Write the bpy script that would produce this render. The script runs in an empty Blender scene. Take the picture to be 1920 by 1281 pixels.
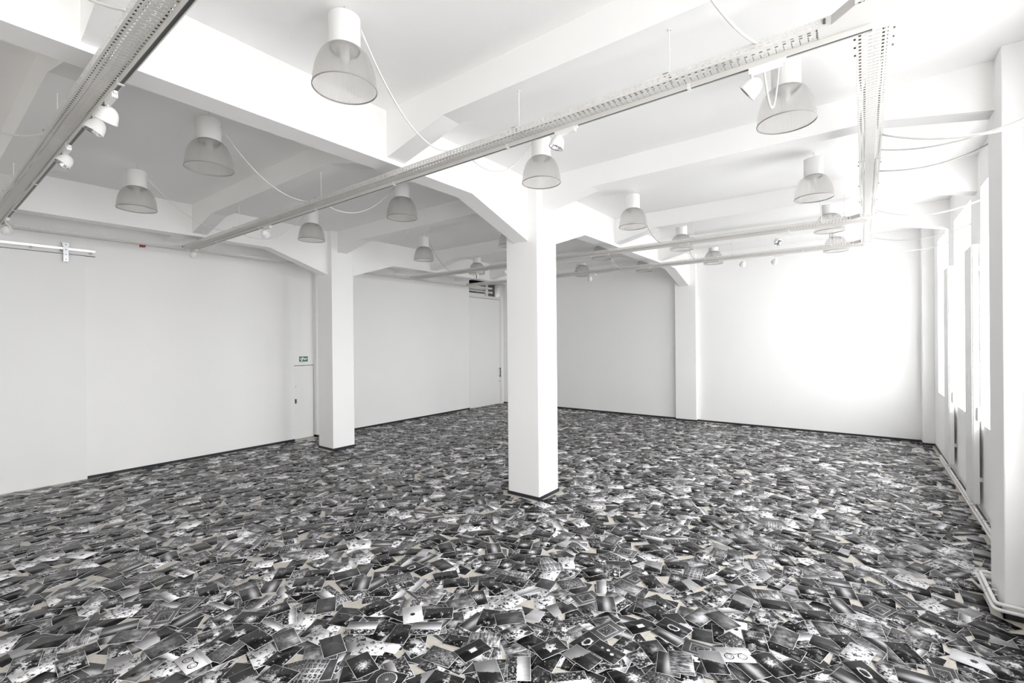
import bpy, math, random
import numpy as np
from mathutils import Vector, Matrix

random.seed(7)
SC = bpy.context.scene
COL = SC.collection
PI = math.pi

# ------------------------------------------------------------------ camera
FPX = 869.741                       # focal length in pixels of the 1920x1281 frame
CAM_H = 2.65
ROWS = np.array([[0.7972676663, 0.6035588027, -0.0090022210],     # right
                 [-0.0059272237, -0.0070850645, -0.9999573340],   # down
                 [-0.6035968326, 0.7972870083, -0.0020712648]])   # forward
cam_data = bpy.data.cameras.new('camera')
cam_data.sensor_width = 36.0
cam_data.sensor_fit = 'HORIZONTAL'
cam_data.lens = 36.0 * FPX / 1920.0
cam_data.clip_start = 0.05
cam = bpy.data.objects.new('camera', cam_data)
COL.objects.link(cam)
R_, D_, F_ = ROWS
cam.matrix_world = Matrix(((R_[0], -D_[0], -F_[0], 0), (R_[1], -D_[1], -F_[1], 0),
                           (R_[2], -D_[2], -F_[2], CAM_H), (0, 0, 0, 1)))
SC.camera = cam

# ------------------------------------------------------------------ world, light, exposure
SKY = 1.0
GROUND = 0.68
w = bpy.data.worlds.new('world')
SC.world = w
w.use_nodes = True
bg = w.node_tree.nodes['Background']
wt = w.node_tree                    # overcast sky above, paler ground below the horizon
tcw = wt.nodes.new('ShaderNodeTexCoord'); sxw = wt.nodes.new('ShaderNodeSeparateXYZ'); mrw = wt.nodes.new('ShaderNodeMapRange')
mrw.inputs['From Min'].default_value = -0.06; mrw.inputs['From Max'].default_value = 0.02
mrw.inputs['To Min'].default_value = GROUND; mrw.inputs['To Max'].default_value = 1.0
vmw = wt.nodes.new('ShaderNodeVectorMath'); vmw.operation = 'SCALE'; vmw.inputs[0].default_value = (0.995, 0.986, 0.995)
wt.links.new(tcw.outputs['Generated'], sxw.inputs[0]); wt.links.new(sxw.outputs['Z'], mrw.inputs['Value'])
wt.links.new(mrw.outputs['Result'], vmw.inputs['Scale']); wt.links.new(vmw.outputs['Vector'], bg.inputs['Color'])
bg.inputs['Strength'].default_value = SKY
SC.view_settings.view_transform = 'Standard'
SC.view_settings.look = 'None'
SC.view_settings.gamma = 1.0
SC.view_settings.use_curve_mapping = False
SC.view_settings.exposure = 3.84
SC.cycles.max_bounces = 16
SC.cycles.diffuse_bounces = 10
SC.cycles.glossy_bounces = 4
SC.cycles.transparent_max_bounces = 12
SC.cycles.caustics_reflective = False
SC.cycles.caustics_refractive = False
SC.cycles.sample_clamp_indirect = 8.0

XL, XR = -12.2, 1.38                # left and right wall faces
YN, YF = -6.4, 15.5                 # near and far wall faces
ZC = 5.37                           # slab soffit
WINS = [(12.78, 14.46), (10.31, 12.03), (7.86, 9.56), (3.95, 5.67), (1.45, 3.17), (-1.05, 0.67), (-4.30, -2.60)]
NWINS = []   # windows of the near wall, x ranges
WZ0, WZ1 = 1.36, 4.83
WALL_T = 0.34
for i, (a, b) in enumerate(WINS):   # sky portals: they only guide the sampling of the sky through each opening
    ld = bpy.data.lights.new('window_portal', 'AREA')
    ld.shape = 'RECTANGLE'
    ld.size = WZ1 - WZ0
    ld.size_y = b - a
    ld.cycles.is_portal = True
    lo = bpy.data.objects.new('window_portal', ld)
    COL.objects.link(lo)
    lo.matrix_world = Matrix(((0, 0, 1, XR + WALL_T + 0.02), (0, 1, 0, (a + b) / 2),
                              (-1, 0, 0, (WZ0 + WZ1) / 2), (0, 0, 0, 1)))

for a, b in NWINS:
    ld = bpy.data.lights.new('window_portal', 'AREA')
    ld.shape = 'RECTANGLE'; ld.size = b - a; ld.size_y = WZ1 - WZ0; ld.cycles.is_portal = True
    lo = bpy.data.objects.new('window_portal', ld); COL.objects.link(lo)
    lo.matrix_world = Matrix(((1, 0, 0, (a + b) / 2), (0, 0, -1, YN - 0.32), (0, 1, 0, (WZ0 + WZ1) / 2), (0, 0, 0, 1)))

# ------------------------------------------------------------------ pixel helpers (1920x1281 frame)
def ray(p):
    return ROWS.T @ np.array([(p[0] - 960) / FPX, (p[1] - 640.5) / FPX, 1.0])
CAM = np.array([0, 0, CAM_H])
def onz(p, z=0.0):
    d = ray(p); return CAM + d * (z - CAM_H) / d[2]
def onx(p, x):
    d = ray(p); return CAM + d * x / d[0]
def ony(p, y):
    d = ray(p); return CAM + d * y / d[1]
def proj(P):
    v = ROWS @ (np.asarray(P, float) - CAM)
    return (960 + FPX * v[0] / v[2], 640.5 + FPX * v[1] / v[2], v[2])

# ------------------------------------------------------------------ materials
def mat(name, color, rough=0.6, metal=0.0, spec=0.5):
    m = bpy.data.materials.new(name)
    m.use_nodes = True
    b = m.node_tree.nodes['Principled BSDF']
    b.inputs['Base Color'].default_value = (*color, 1)
    b.inputs['Roughness'].default_value = rough
    b.inputs['Metallic'].default_value = metal
    b.inputs['Specular IOR Level'].default_value = spec
    return m

def plaster(name, color, var=0.02, bump=0.15, scale=9.0, rough=0.75):
    m = mat(name, color, rough, spec=0.25)
    nt = m.node_tree; b = nt.nodes['Principled BSDF']
    tc = nt.nodes.new('ShaderNodeTexCoord')
    n1 = nt.nodes.new('ShaderNodeTexNoise'); n1.inputs['Scale'].default_value = 1.3; n1.inputs['Detail'].default_value = 4
    mr = nt.nodes.new('ShaderNodeMapRange')
    mr.inputs['To Min'].default_value = 1 - var; mr.inputs['To Max'].default_value = 1 + var * 0.5
    mx = nt.nodes.new('ShaderNodeVectorMath'); mx.operation = 'SCALE'
    mx.inputs[0].default_value = color
    n2 = nt.nodes.new('ShaderNodeTexNoise'); n2.inputs['Scale'].default_value = scale * 14; n2.inputs['Detail'].default_value = 5
    bp = nt.nodes.new('ShaderNodeBump'); bp.inputs['Strength'].default_value = bump; bp.inputs['Distance'].default_value = 0.002
    L = nt.links.new
    L(tc.outputs['Object'], n1.inputs['Vector']); L(tc.outputs['Object'], n2.inputs['Vector'])
    L(n1.outputs['Fac'], mr.inputs['Value']); L(mr.outputs['Result'], mx.inputs['Scale'])
    L(mx.outputs['Vector'], b.inputs['Base Color'])
    L(n2.outputs['Fac'], bp.inputs['Height']); L(bp.outputs['Normal'], b.inputs['Normal'])
    return m

M_WALL = plaster('white_painted_plaster', (0.92, 0.917, 0.912))
M_CEIL = plaster('white_painted_concrete', (0.92, 0.914, 0.905), bump=0.3)
M_DOOR = plaster('white_lacquered_panel', (0.89, 0.89, 0.885), bump=0.05, rough=0.5)
M_BASE = mat('charcoal_baseboard_vinyl', (0.020, 0.024, 0.030), 0.35)
M_WHITE = mat('white_powder_coat', (0.80, 0.795, 0.785), 0.4)
M_TRAY = mat('cream_painted_sheet_steel', (0.66, 0.645, 0.62), 0.45)
M_GAP = mat('dark_gap', (0.02, 0.02, 0.02), 0.8)
M_STEEL = mat('bright_zinc_steel', (0.75, 0.76, 0.78), 0.3, 1.0)
M_RAIL = mat('pale_aluminium_rail', (0.93, 0.93, 0.93), 0.38, 1.0)
M_DARKSTEEL = mat('dark_steel', (0.12, 0.12, 0.12), 0.4, 0.6)
M_CABLE = mat('white_pvc_cable', (0.72, 0.71, 0.69), 0.45)
M_GREYCABLE = mat('grey_pvc_cable', (0.36, 0.35, 0.33), 0.5)
M_BLACKCABLE = mat('black_pvc_cable', (0.02, 0.02, 0.02), 0.5)
M_REFL = mat('faceted_reflector_aluminium', (0.82, 0.83, 0.85), 0.12, 1.0)
M_BLACK = mat('black_metal', (0.015, 0.015, 0.017), 0.35)
M_BRASS = mat('brown_lock_plate', (0.09, 0.07, 0.055), 0.4, 0.3)
M_GREEN = mat('green_sign_face', (0.015, 0.16, 0.075), 0.4)
M_SIGNW = mat('white_sign_print', (0.8, 0.85, 0.8), 0.4)
M_RED = mat('red_plastic', (0.25, 0.012, 0.012), 0.35)
M_RAD = mat('white_radiator_enamel', (0.80, 0.80, 0.79), 0.35)
M_CLIP = mat('ivory_pipe_clip', (0.70, 0.62, 0.50), 0.5)
M_RIM = mat('grey_rim_bead', (0.30, 0.285, 0.27), 0.35)
M_DARKROOM = mat('unlit_storage_dark', (0.045, 0.043, 0.042), 0.8)  # near-black colour stands in for the lack of light inside the loft

def floor_mat():
    m = mat('beige_linoleum', (0.50, 0.465, 0.415), 0.42)
    nt = m.node_tree; b = nt.nodes['Principled BSDF']; L = nt.links.new
    tc = nt.nodes.new('ShaderNodeTexCoord')
    n = nt.nodes.new('ShaderNodeTexNoise'); n.inputs['Scale'].default_value = 38; n.inputs['Detail'].default_value = 7
    cr = nt.nodes.new('ShaderNodeValToRGB')
    cr.color_ramp.elements[0].position = 0.3; cr.color_ramp.elements[0].color = (0.44, 0.405, 0.355, 1)
    cr.color_ramp.elements[1].position = 0.7; cr.color_ramp.elements[1].color = (0.545, 0.51, 0.46, 1)
    L(tc.outputs['Object'], n.inputs['Vector']); L(n.outputs['Fac'], cr.inputs['Fac']); L(cr.outputs['Color'], b.inputs['Base Color'])
    return m
M_FLOOR = floor_mat()

def glass_mat():
    m = bpy.data.materials.new('clear_window_glass'); m.use_nodes = True
    nt = m.node_tree; nt.nodes.clear(); L = nt.links.new
    o = nt.nodes.new('ShaderNodeOutputMaterial'); mx = nt.nodes.new('ShaderNodeMixShader')
    t = nt.nodes.new('ShaderNodeBsdfTransparent'); g = nt.nodes.new('ShaderNodeBsdfGlossy')
    t.inputs['Color'].default_value = (0.96, 0.97, 0.97, 1); g.inputs['Roughness'].default_value = 0.02
    mx.inputs['Fac'].default_value = 0.04
    L(t.outputs[0], mx.inputs[1]); L(g.outputs[0], mx.inputs[2]); L(mx.outputs[0], o.inputs['Surface'])
    return m
M_GLASS = glass_mat()

def dome_mat():
    """prismatic acrylic: fine vertical ribs, half clear and half cloudy"""
    m = bpy.data.materials.new('prismatic_acrylic'); m.use_nodes = True
    nt = m.node_tree; nt.nodes.clear(); L = nt.links.new
    o = nt.nodes.new('ShaderNodeOutputMaterial')
    tc = nt.nodes.new('ShaderNodeTexCoord'); sp = nt.nodes.new('ShaderNodeSeparateXYZ')
    at = nt.nodes.new('ShaderNodeMath'); at.operation = 'ARCTAN2'
    ml = nt.nodes.new('ShaderNodeMath'); ml.operation = 'MULTIPLY'; ml.inputs[1].default_value = 190
    sn = nt.nodes.new('ShaderNodeMath'); sn.operation = 'SINE'
    bp = nt.nodes.new('ShaderNodeBump'); bp.inputs['Strength'].default_value = 0.6; bp.inputs['Distance'].default_value = 0.003
    L(tc.outputs['Object'], sp.inputs[0]); L(sp.outputs['Y'], at.inputs[0]); L(sp.outputs['X'], at.inputs[1])
    L(at.outputs[0], ml.inputs[0]); L(ml.outputs[0], sn.inputs[0]); L(sn.outputs[0], bp.inputs['Height'])
    tr = nt.nodes.new('ShaderNodeBsdfTransparent'); tr.inputs['Color'].default_value = (0.93, 0.92, 0.91, 1)
    tl = nt.nodes.new('ShaderNodeBsdfTranslucent'); tl.inputs['Color'].default_value = (0.90, 0.885, 0.87, 1)
    df = nt.nodes.new('ShaderNodeBsdfDiffuse'); df.inputs['Color'].default_value = (0.66, 0.64, 0.62, 1)
    gl = nt.nodes.new('ShaderNodeBsdfGlossy'); gl.inputs['Roughness'].default_value = 0.16
    gl.inputs['Color'].default_value = (0.9, 0.9, 0.9, 1)
    m1 = nt.nodes.new('ShaderNodeMixShader'); m1.inputs[0].default_value = 0.45
    m2 = nt.nodes.new('ShaderNodeMixShader'); m2.inputs[0].default_value = 0.50
    m3 = nt.nodes.new('ShaderNodeMixShader')
    fr = nt.nodes.new('ShaderNodeLayerWeight'); fr.inputs['Blend'].default_value = 0.25
    fm = nt.nodes.new('ShaderNodeMapRange'); fm.inputs['To Min'].default_value = 0.05; fm.inputs['To Max'].default_value = 0.45
    for s in (tl, df, gl, fr):
        L(bp.outputs['Normal'], s.inputs['Normal'])
    L(tl.outputs[0], m1.inputs[1]); L(df.outputs[0], m1.inputs[2])
    L(tr.outputs[0], m2.inputs[1]); L(m1.outputs[0], m2.inputs[2])
    L(fr.outputs['Facing'], fm.inputs['Value']); L(fm.outputs[0], m3.inputs[0]); L(m2.outputs[0], m3.inputs[1]); L(gl.outputs[0], m3.inputs[2])
    L(m3.outputs[0], o.inputs['Surface'])
    return m
M_DOME = dome_mat()

# ------------------------------------------------------------------ mesh helpers
class MB:
    def __init__(s):
        s.v = []; s.f = []
    def quad(s, a, b, c, d):
        n = len(s.v); s.v += [tuple(a), tuple(b), tuple(c), tuple(d)]; s.f.append((n, n + 1, n + 2, n + 3)); return s
    def box(s, x0, x1, y0, y1, z0, z1):
        n = len(s.v)
        s.v += [(x0, y0, z0), (x1, y0, z0), (x1, y1, z0), (x0, y1, z0), (x0, y0, z1), (x1, y0, z1), (x1, y1, z1), (x0, y1, z1)]
        s.f += [tuple(n + i for i in q) for q in ((0, 3, 2, 1), (4, 5, 6, 7), (0, 1, 5, 4), (1, 2, 6, 5), (2, 3, 7, 6), (3, 0, 4, 7))]
        return s
    def prism(s, poly, axis, a, b):
        """polygon (list of 2-tuples) extruded along axis 'x' (poly=(y,z)), 'y' (poly=(x,z)) or 'z' (poly=(x,y))"""
        n = len(s.v); k = len(poly)
        def P(q, t):
            return {'x': (t, q[0], q[1]), 'y': (q[0], t, q[1]), 'z': (q[0], q[1], t)}[axis]
        s.v += [P(q, a) for q in poly] + [P(q, b) for q in poly]
        s.f.append(tuple(range(n, n + k))); s.f.append(tuple(range(n + 2 * k - 1, n + k - 1, -1)))
        for i in range(k):
            j = (i + 1) % k
            s.f.append((n + i, n + k + i, n + k + j, n + j))
        return s
    def lathe(s, prof, c=(0, 0, 0), n=32, M=None):
        """profile of (r, z) revolved about z; M optional 3x3 applied before the offset"""
        n0 = len(s.v); k = len(prof)
        for i in range(n):
            a = 2 * PI * i / n
            for r, z in prof:
                p = Vector((r * math.cos(a), r * math.sin(a), z))
                if M is not None: p = M @ p
                s.v.append((p.x + c[0], p.y + c[1], p.z + c[2]))
        for i in range(n):
            j = (i + 1) % n
            for q in range(k - 1):
                s.f.append((n0 + i * k + q, n0 + j * k + q, n0 + j * k + q + 1, n0 + i * k + q + 1))
        return s
    def tube(s, pts, r, n=8, cap=True):
        pts = [Vector(p) for p in pts]
        n0 = len(s.v); k = len(pts); up = None
        for i, p in enumerate(pts):
            t = (pts[min(i + 1, k - 1)] - pts[max(i - 1, 0)])
            t = t.normalized() if t.length > 1e-9 else Vector((0, 0, 1))
            if up is None:
                up = Vector((0, 0, 1)) if abs(t.z) < 0.9 else Vector((1, 0, 0))
            sd = t.cross(up)
            if sd.length < 1e-6: sd = t.cross(Vector((1, 0, 0)))
            sd.normalize(); up = sd.cross(t).normalized()
            for j in range(n):
                a = 2 * PI * j / n
                q = p + sd * (r * math.cos(a)) + up * (r * math.sin(a)); s.v.append((q.x, q.y, q.z))
        for i in range(k - 1):
            for j in range(n):
                m = (j + 1) % n
                s.f.append((n0 + i * n + j, n0 + i * n + m, n0 + (i + 1) * n + m, n0 + (i + 1) * n + j))
        if cap:
            s.f.append(tuple(n0 + j for j in range(n - 1, -1, -1)))
            s.f.append(tuple(n0 + (k - 1) * n + j for j in range(n)))
        return s
    def mesh(s, name, m, smooth=False):
        me = bpy.data.meshes.new(name)
        me.from_pydata(s.v, [], s.f)
        me.materials.append(m)
        if smooth:
            me.polygons.foreach_set('use_smooth', [True] * len(me.polygons))
        me.update()
        return me
    def build(s, name, m, parent=None, smooth=False, loc=None, fix=False):
        me = s.mesh(name, m, smooth)
        if fix:
            import bmesh
            bm = bmesh.new(); bm.from_mesh(me); bmesh.ops.recalc_face_normals(bm, faces=bm.faces); bm.to_mesh(me); bm.free()
        o = bpy.data.objects.new(name, me); COL.objects.link(o)
        if parent: o.parent = parent
        if loc is not None: o.location = loc
        return o

def tag(o, label=None, cat=None, group=None, kind=None):
    if label: o['label'] = label
    if cat: o['category'] = cat
    if group: o['group'] = group
    if kind: o['kind'] = kind
    return o
def empty(name, loc=(0, 0, 0)):
    o = bpy.data.objects.new(name, None); COL.objects.link(o); o.location = loc; o.empty_display_size = 0.1; return o
def bevel(o, wd=0.004, seg=2):
    md = o.modifiers.new('bevel', 'BEVEL'); md.width = wd; md.segments = seg; md.limit_method = 'ANGLE'; md.angle_limit = math.radians(40); return o
def smooth_angle(o, ang=35):
    me = o.data
    me.polygons.foreach_set('use_smooth', [True] * len(me.polygons))
    me.set_sharp_from_angle(angle=math.radians(ang)); return o
def sag(a, b, drop, n=24):
    a = np.asarray(a, float); b = np.asarray(b, float); out = []
    for i in range(n + 1):
        t = i / n; p = a * (1 - t) + b * t; p = p.copy(); p[2] -= drop * 4 * t * (1 - t); out.append(tuple(p))
    return out

# ------------------------------------------------------------------ room shell
tag(MB().box(XL - 1.6, XR + WALL_T, YN - 0.3, YF + 0.3, -0.2, 0.0).build('floor', M_FLOOR), kind='structure')
ceiling = tag(MB().box(XL - 1.6, XR + WALL_T, YN - 0.3, YF + 0.3, ZC, ZC + 0.25).build('ceiling', M_CEIL), kind='structure')

COLX = (-10.625, -4.605)            # centre lines of the two column rows
CY0, CY1 = 6.36, 6.955              # near and far face of the free-standing columns
BW = 0.145
bz, hz = 4.765, 4.31
for cx in COLX:
    prof = [(YN, bz), (4.975, bz), (CY0, hz), (CY1, hz), (8.37, bz), (13.95, bz), (15.34, hz + 0.05), (YF, hz + 0.05), (YF, ZC), (YN, ZC)]
    MB().prism(prof, 'x', cx - BW, cx + BW).build('main_beam', M_CEIL, ceiling, fix=True)
CROSS = [(-5.0, -4.74), (-2.23, -1.97), (0.80, 1.06), (3.48, 3.74), (6.53, 6.78), (9.76, 10.04), (12.57, 12.86)]
sz, sh, run = 5.04, 4.82, 0.93
for (y0, y1) in CROSS:
    for (xa, xb) in ((COLX[1] + BW, XR), (COLX[0] + BW, COLX[1] - BW)):
        if y0 == 6.53:
            ha, hb = xa + 0.17 + run, (xb - 0.33 if xb == XR else xb - 0.17) - run
        else:
            ha, hb = xa + run, xb - run
        MB().prism([(xa, sh - 0.0), (ha, sz), (hb, sz), (xb, sh), (xb, ZC), (xa, ZC)], 'y', y0, y1).build('cross_beam', M_CEIL, ceiling, fix=True)
    MB().prism([(XL, 4.90), (COLX[0] - BW - 0.35, 4.95), (COLX[0] - BW, sh), (COLX[0] - BW, ZC), (XL, ZC)], 'y', y0, y1).build('cross_beam', M_CEIL, ceiling, fix=True)

# far wall with its engaged piers
wall_far = tag(MB().box(XL - 1.6, XR + WALL_T, YF, YF + 0.3, 0, ZC).build('wall_far', M_WALL), kind='structure')
def baseboard(name, boxes, parent=None):
    m = MB()
    for b in boxes: m.box(*b)
    o = m.build(name, M_BASE, parent)
    if parent is None: tag(o, kind='structure')
    return o
for cx in COLX:
    MB().box(cx - 0.305, cx + 0.345, 15.35, YF + 0.01, 0, ZC).build('pier', M_WALL, wall_far)
MB().box(1.16, XR + 0.02, 15.14, YF + 0.01, 0, ZC).build('pier', M_WALL, wall_far)
BH, BT = 0.055, 0.012
bf = []
xs = [XL, COLX[0] - 0.305, COLX[0] + 0.345, COLX[1] - 0.305, COLX[1] + 0.345, 1.16]
for a, b in ((0, 1), (2, 3), (4, 5)): bf.append((xs[a], xs[b], YF - BT, YF, 0, BH))
for a, b in ((1, 2), (3, 4)):
    bf.append((xs[a] - BT, xs[b] + BT, 15.35 - BT, 15.35, 0, BH))
    bf.append((xs[a] - BT, xs[a], 15.35, YF, 0, BH)); bf.append((xs[b], xs[b] + BT, 15.35, YF, 0, BH))
bf.append((1.16 - BT, XR, 15.14 - BT, 15.14, 0, BH)); bf.append((1.16 - BT, 1.16, 15.14, YF, 0, BH))
baseboard('baseboard_far', bf)

# near wall (behind the camera)
m = MB(); x = XL - 1.6
for a, b in sorted(NWINS):
    m.box(x, a, YN - 0.3, YN, 0, ZC); m.box(a, b, YN - 0.3, YN, 0, WZ0); m.box(a, b, YN - 0.3, YN, WZ1, ZC); x = b
m.box(x, XR + WALL_T, YN - 0.3, YN, 0, ZC)
tag(m.build('wall_near', M_WALL), kind='structure')
for i, (a, b) in enumerate(NWINS):
    wn = tag(empty('window_%d' % (len(WINS) + i + 1), ((a + b) / 2, YN - 0.25, WZ0)), kind='structure')
    t = 0.055; xm = (a + b) / 2; y0, y1 = YN - 0.28, YN - 0.22
    m = MB(); m.box(a, a + t, y0, y1, WZ0, WZ1); m.box(b - t, b, y0, y1, WZ0, WZ1); m.box(a + t, b - t, y0, y1, WZ0, WZ0 + t); m.box(a + t, b - t, y0, y1, WZ1 - t, WZ1)
    L0 = (-wn.location.x, -wn.location.y, -wn.location.z)
    m.build('window_frame', M_WHITE, wn, loc=L0)
    MB().box(xm - 0.035, xm + 0.035, y0, y1, WZ0 + t, WZ1 - t).build('mullion', M_WHITE, wn, loc=L0)
    for u0, u1 in ((a + t, xm - 0.035), (xm + 0.035, b - t)):
        MB().box(u0, u1, y0 + 0.03, y0 + 0.034, WZ0 + t, WZ1 - t).build('pane', M_GLASS, wn, loc=L0)

# left wall: openings for the recessed escape door and the tall sliding door with its storage loft
TH = 0.3
D2 = (6.40, 7.04)
D3 = (13.38, 15.30)
LZ0, LZ1 = 4.47, 5.12
m = MB()
m.box(XL - TH, XL, YN, D2[0], 0, ZC)
m.box(XL - TH, XL, D2[1], D3[0], 0, ZC)
m.box(XL - TH, XL, D3[1], YF, 0, ZC)
m.box(XL - TH, XL, D3[0], D3[1], LZ1, ZC)
m.box(XL - TH, XL - 0.16, D2[0], D2[1], 2.02, ZC)          # wall over the escape door
wall_left = tag(m.build('wall_left', M_WALL), kind='structure')
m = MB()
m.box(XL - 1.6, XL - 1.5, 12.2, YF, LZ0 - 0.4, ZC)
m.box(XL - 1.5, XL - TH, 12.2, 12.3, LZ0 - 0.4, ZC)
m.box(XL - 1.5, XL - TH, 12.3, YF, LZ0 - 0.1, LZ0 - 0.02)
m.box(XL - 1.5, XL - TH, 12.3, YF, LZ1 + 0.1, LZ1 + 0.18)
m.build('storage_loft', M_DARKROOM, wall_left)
baseboard('baseboard_left', [(XL, XL + BT, 2.22, D2[0], 0, BH), (XL - 0.16, XL + BT, D2[1], D2[1] + 0.012, 0, BH), (XL, XL + BT, D2[1], D3[0] - 0.02, 0, BH)])

# door_1: the wide sliding panel at the left edge of the picture
d1 = tag(empty('door_1', (XL, 0.4, 0)), kind='structure')
def L_(parent, o):                  # keep world placement under an offset empty
    o.location = (-parent.location.x, -parent.location.y, -parent.location.z); return o
def part(parent, mb, name, m, smooth=False):
    return L_(parent, mb.build(name, m, parent, smooth))
bevel(part(d1, MB().box(XL - 0.005, XL + 0.022, -1.9, 2.21, 0.012, 4.385), 'door_panel', M_DOOR), 0.003)
part(d1, MB().box(XL, XL + 0.012, -1.9, 2.37, 4.385, 4.395), 'shadow_gap', M_GAP)
part(d1, MB().box(XL, XL + 0.01, -1.9, 2.37, 4.397, 4.53), 'rail_board', M_WALL)
m = MB(); m.box(XL + 0.012, XL + 0.05, -1.9, 2.365, 4.462, 4.508); m.box(XL + 0.05, XL + 0.056, -1.9, 2.365, 4.462, 4.47); m.box(XL + 0.05, XL + 0.056, -1.9, 2.365, 4.5, 4.508)
part(d1, m, 'sliding_rail', M_RAIL)
br = MB(); br.box(XL + 0.06, XL + 0.068, 1.897, 1.972, 4.24, 4.59)
br.box(XL + 0.02, XL + 0.06, 1.885, 1.984, 4.535, 4.6)
part(d1, br, 'hanger_bracket', M_STEEL)
for zz in (4.28, 4.37, 4.46, 4.56):
    part(d1, MB().lathe([(0, 0.012), (0.008, 0.012), (0.009, 0.0)], (XL + 0.068, 1.934, zz), 10, Matrix.Rotation(PI / 2, 3, 'Y')), 'bolt', M_DARKSTEEL)
for yy in (1.47, 1.87, 2.30):
    part(d1, MB().lathe([(0, 0.03), (0.016, 0.028), (0.02, 0.018), (0.02, 0.0)], (XL + 0.01, yy, 4.443), 14, Matrix.Rotation(PI / 2, 3, 'Y')), 'roller_stop', M_STEEL, True)

# door_2: narrow recessed escape door
d2 = tag(empty('door_2', (XL - 0.16, 6.7, 0)), kind='structure')
part(d2, MB().box(XL - 0.22, XL - 0.165, D2[0], D2[1], 0.0, 2.02), 'shadow_gap', M_GAP)
bevel(part(d2, MB().box(XL - 0.17, XL - 0.145, D2[0] + 0.005, D2[1] - 0.012, 0.008, 2.005), 'door_leaf', M_DOOR), 0.003)
part(d2, MB().box(XL - 0.145, XL - 0.135, 6.488, 6.535, 0.985, 1.105), 'lock_plate', M_BRASS)
part(d2, MB().box(XL - 0.145, XL - 0.14, 6.49, 6.54, 1.44, 1.452), 'latch_slot', M_RIM)

# door_3: tall door with black pull handle under the storage loft
d3 = tag(empty('door_3', (XL, 14.3, 0)), kind='structure')
part(d3, MB().box(XL - 0.2, XL - 0.03, D3[0], D3[1], 0, 4.38), 'shadow_gap', M_GAP)
bevel(part(d3, MB().box(XL - 0.03, XL + 0.004, D3[0] + 0.004, D3[1] - 0.05, 0.015, 4.355), 'door_leaf', M_DOOR), 0.003)
m = MB(); m.box(XL - 0.12, XL + 0.012, D3[0], D3[1] + 0.1, 4.37, LZ0); m.box(XL - 0.03, XL + 0.012, D3[1] - 0.045, D3[1] + 0.1, 0, 4.37); m.box(XL - 0.06, XL, 14.42, 14.52, LZ0, LZ1)
part(d3, m, 'door_frame', M_WHITE)
m = MB().tube([(XL + 0.07, 15.20, 1.13), (XL + 0.07, 15.20, 1.52)], 0.016, 10)
h3 = part(d3, m, 'pull_handle', M_BLACK, True)
for zz in (1.17, 1.48):
    o = MB().tube([(XL, 15.20, zz), (XL + 0.07, 15.20, zz)], 0.011, 8).build('handle_post', M_BLACK, h3)
part(d3, MB().lathe([(0, 0.01), (0.016, 0.01), (0.018, 0)], (XL + 0.004, 15.2, 0.95), 12, Matrix.Rotation(PI / 2, 3, 'Y')), 'lock', M_BLACK)

# right wall: thick window wall, pilasters between the bays
m = MB()
edges = sorted(WINS)
y = YN
for a, b in edges:
    m.box(XR, XR + WALL_T, y, a, 0, ZC); m.box(XR, XR + WALL_T, a, b, 0, WZ0); m.box(XR, XR + WALL_T, a, b, WZ1, ZC); y = b
m.box(XR, XR + WALL_T, y, YF, 0, ZC)
wall_right = tag(m.build('wall_right', M_WALL), kind='structure')
PX = 1.045
bevel(MB().box(PX, XR + 0.02, 6.245, 6.84, 0, ZC).build('pilaster', M_WALL, wall_right), 0.012, 3)
MB().box(PX, XR + 0.02, -2.4, -1.8, 0, ZC).build('pilaster', M_WALL, wall_right)
baseboard('baseboard_right', [(XR - BT, XR, 6.84, 15.13, 0, BH), (PX - BT, PX, 6.245 - BT, 6.84, 0, BH), (PX - BT, XR, 6.245 - BT, 6.245, 0, BH), (XR - BT, XR, -1.8, 6.23, 0, BH)])
for i, (a, b) in enumerate(WINS):
    wn = tag(empty('window_%d' % (i + 1), (XR + 0.25, (a + b) / 2, WZ0)), kind='structure')
    fx0, fx1 = XR + 0.23, XR + 0.29
    m = MB(); t = 0.055
    m.box(fx0, fx1, a, a + t, WZ0, WZ1); m.box(fx0, fx1, b - t, b, WZ0, WZ1)
    m.box(fx0, fx1, a + t, b - t, WZ0, WZ0 + t); m.box(fx0, fx1, a + t, b - t, WZ1 - t, WZ1)
    part(wn, m, 'window_frame', M_WHITE)
    ym = (a + b) / 2; zt = 3.75
    m = MB(); m.box(fx0, fx1, ym - 0.035, ym + 0.035, WZ0 + t, WZ1 - t)
    part(wn, m, 'mullion', M_WHITE)
    m = MB(); m.box(fx0, fx1, a + t, ym - 0.035, zt - 0.03, zt + 0.03); m.box(fx0, fx1, ym + 0.035, b - t, zt - 0.03, zt + 0.03)
    part(wn, m, 'transom', M_WHITE)
    for (u0, u1) in ((a + t, ym - 0.035), (ym + 0.035, b - t)):
        for (z0, z1) in ((WZ0 + t, zt - 0.03), (zt + 0.03, WZ1 - t)):
            part(wn, MB().box(fx0 + 0.03, fx0 + 0.034, u0, u1, z0, z1), 'pane', M_GLASS)
    part(wn, MB().box(XR, XR + 0.23, a, b, WZ0, WZ0 + 0.004), 'window_sill', M_WHITE)

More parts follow.
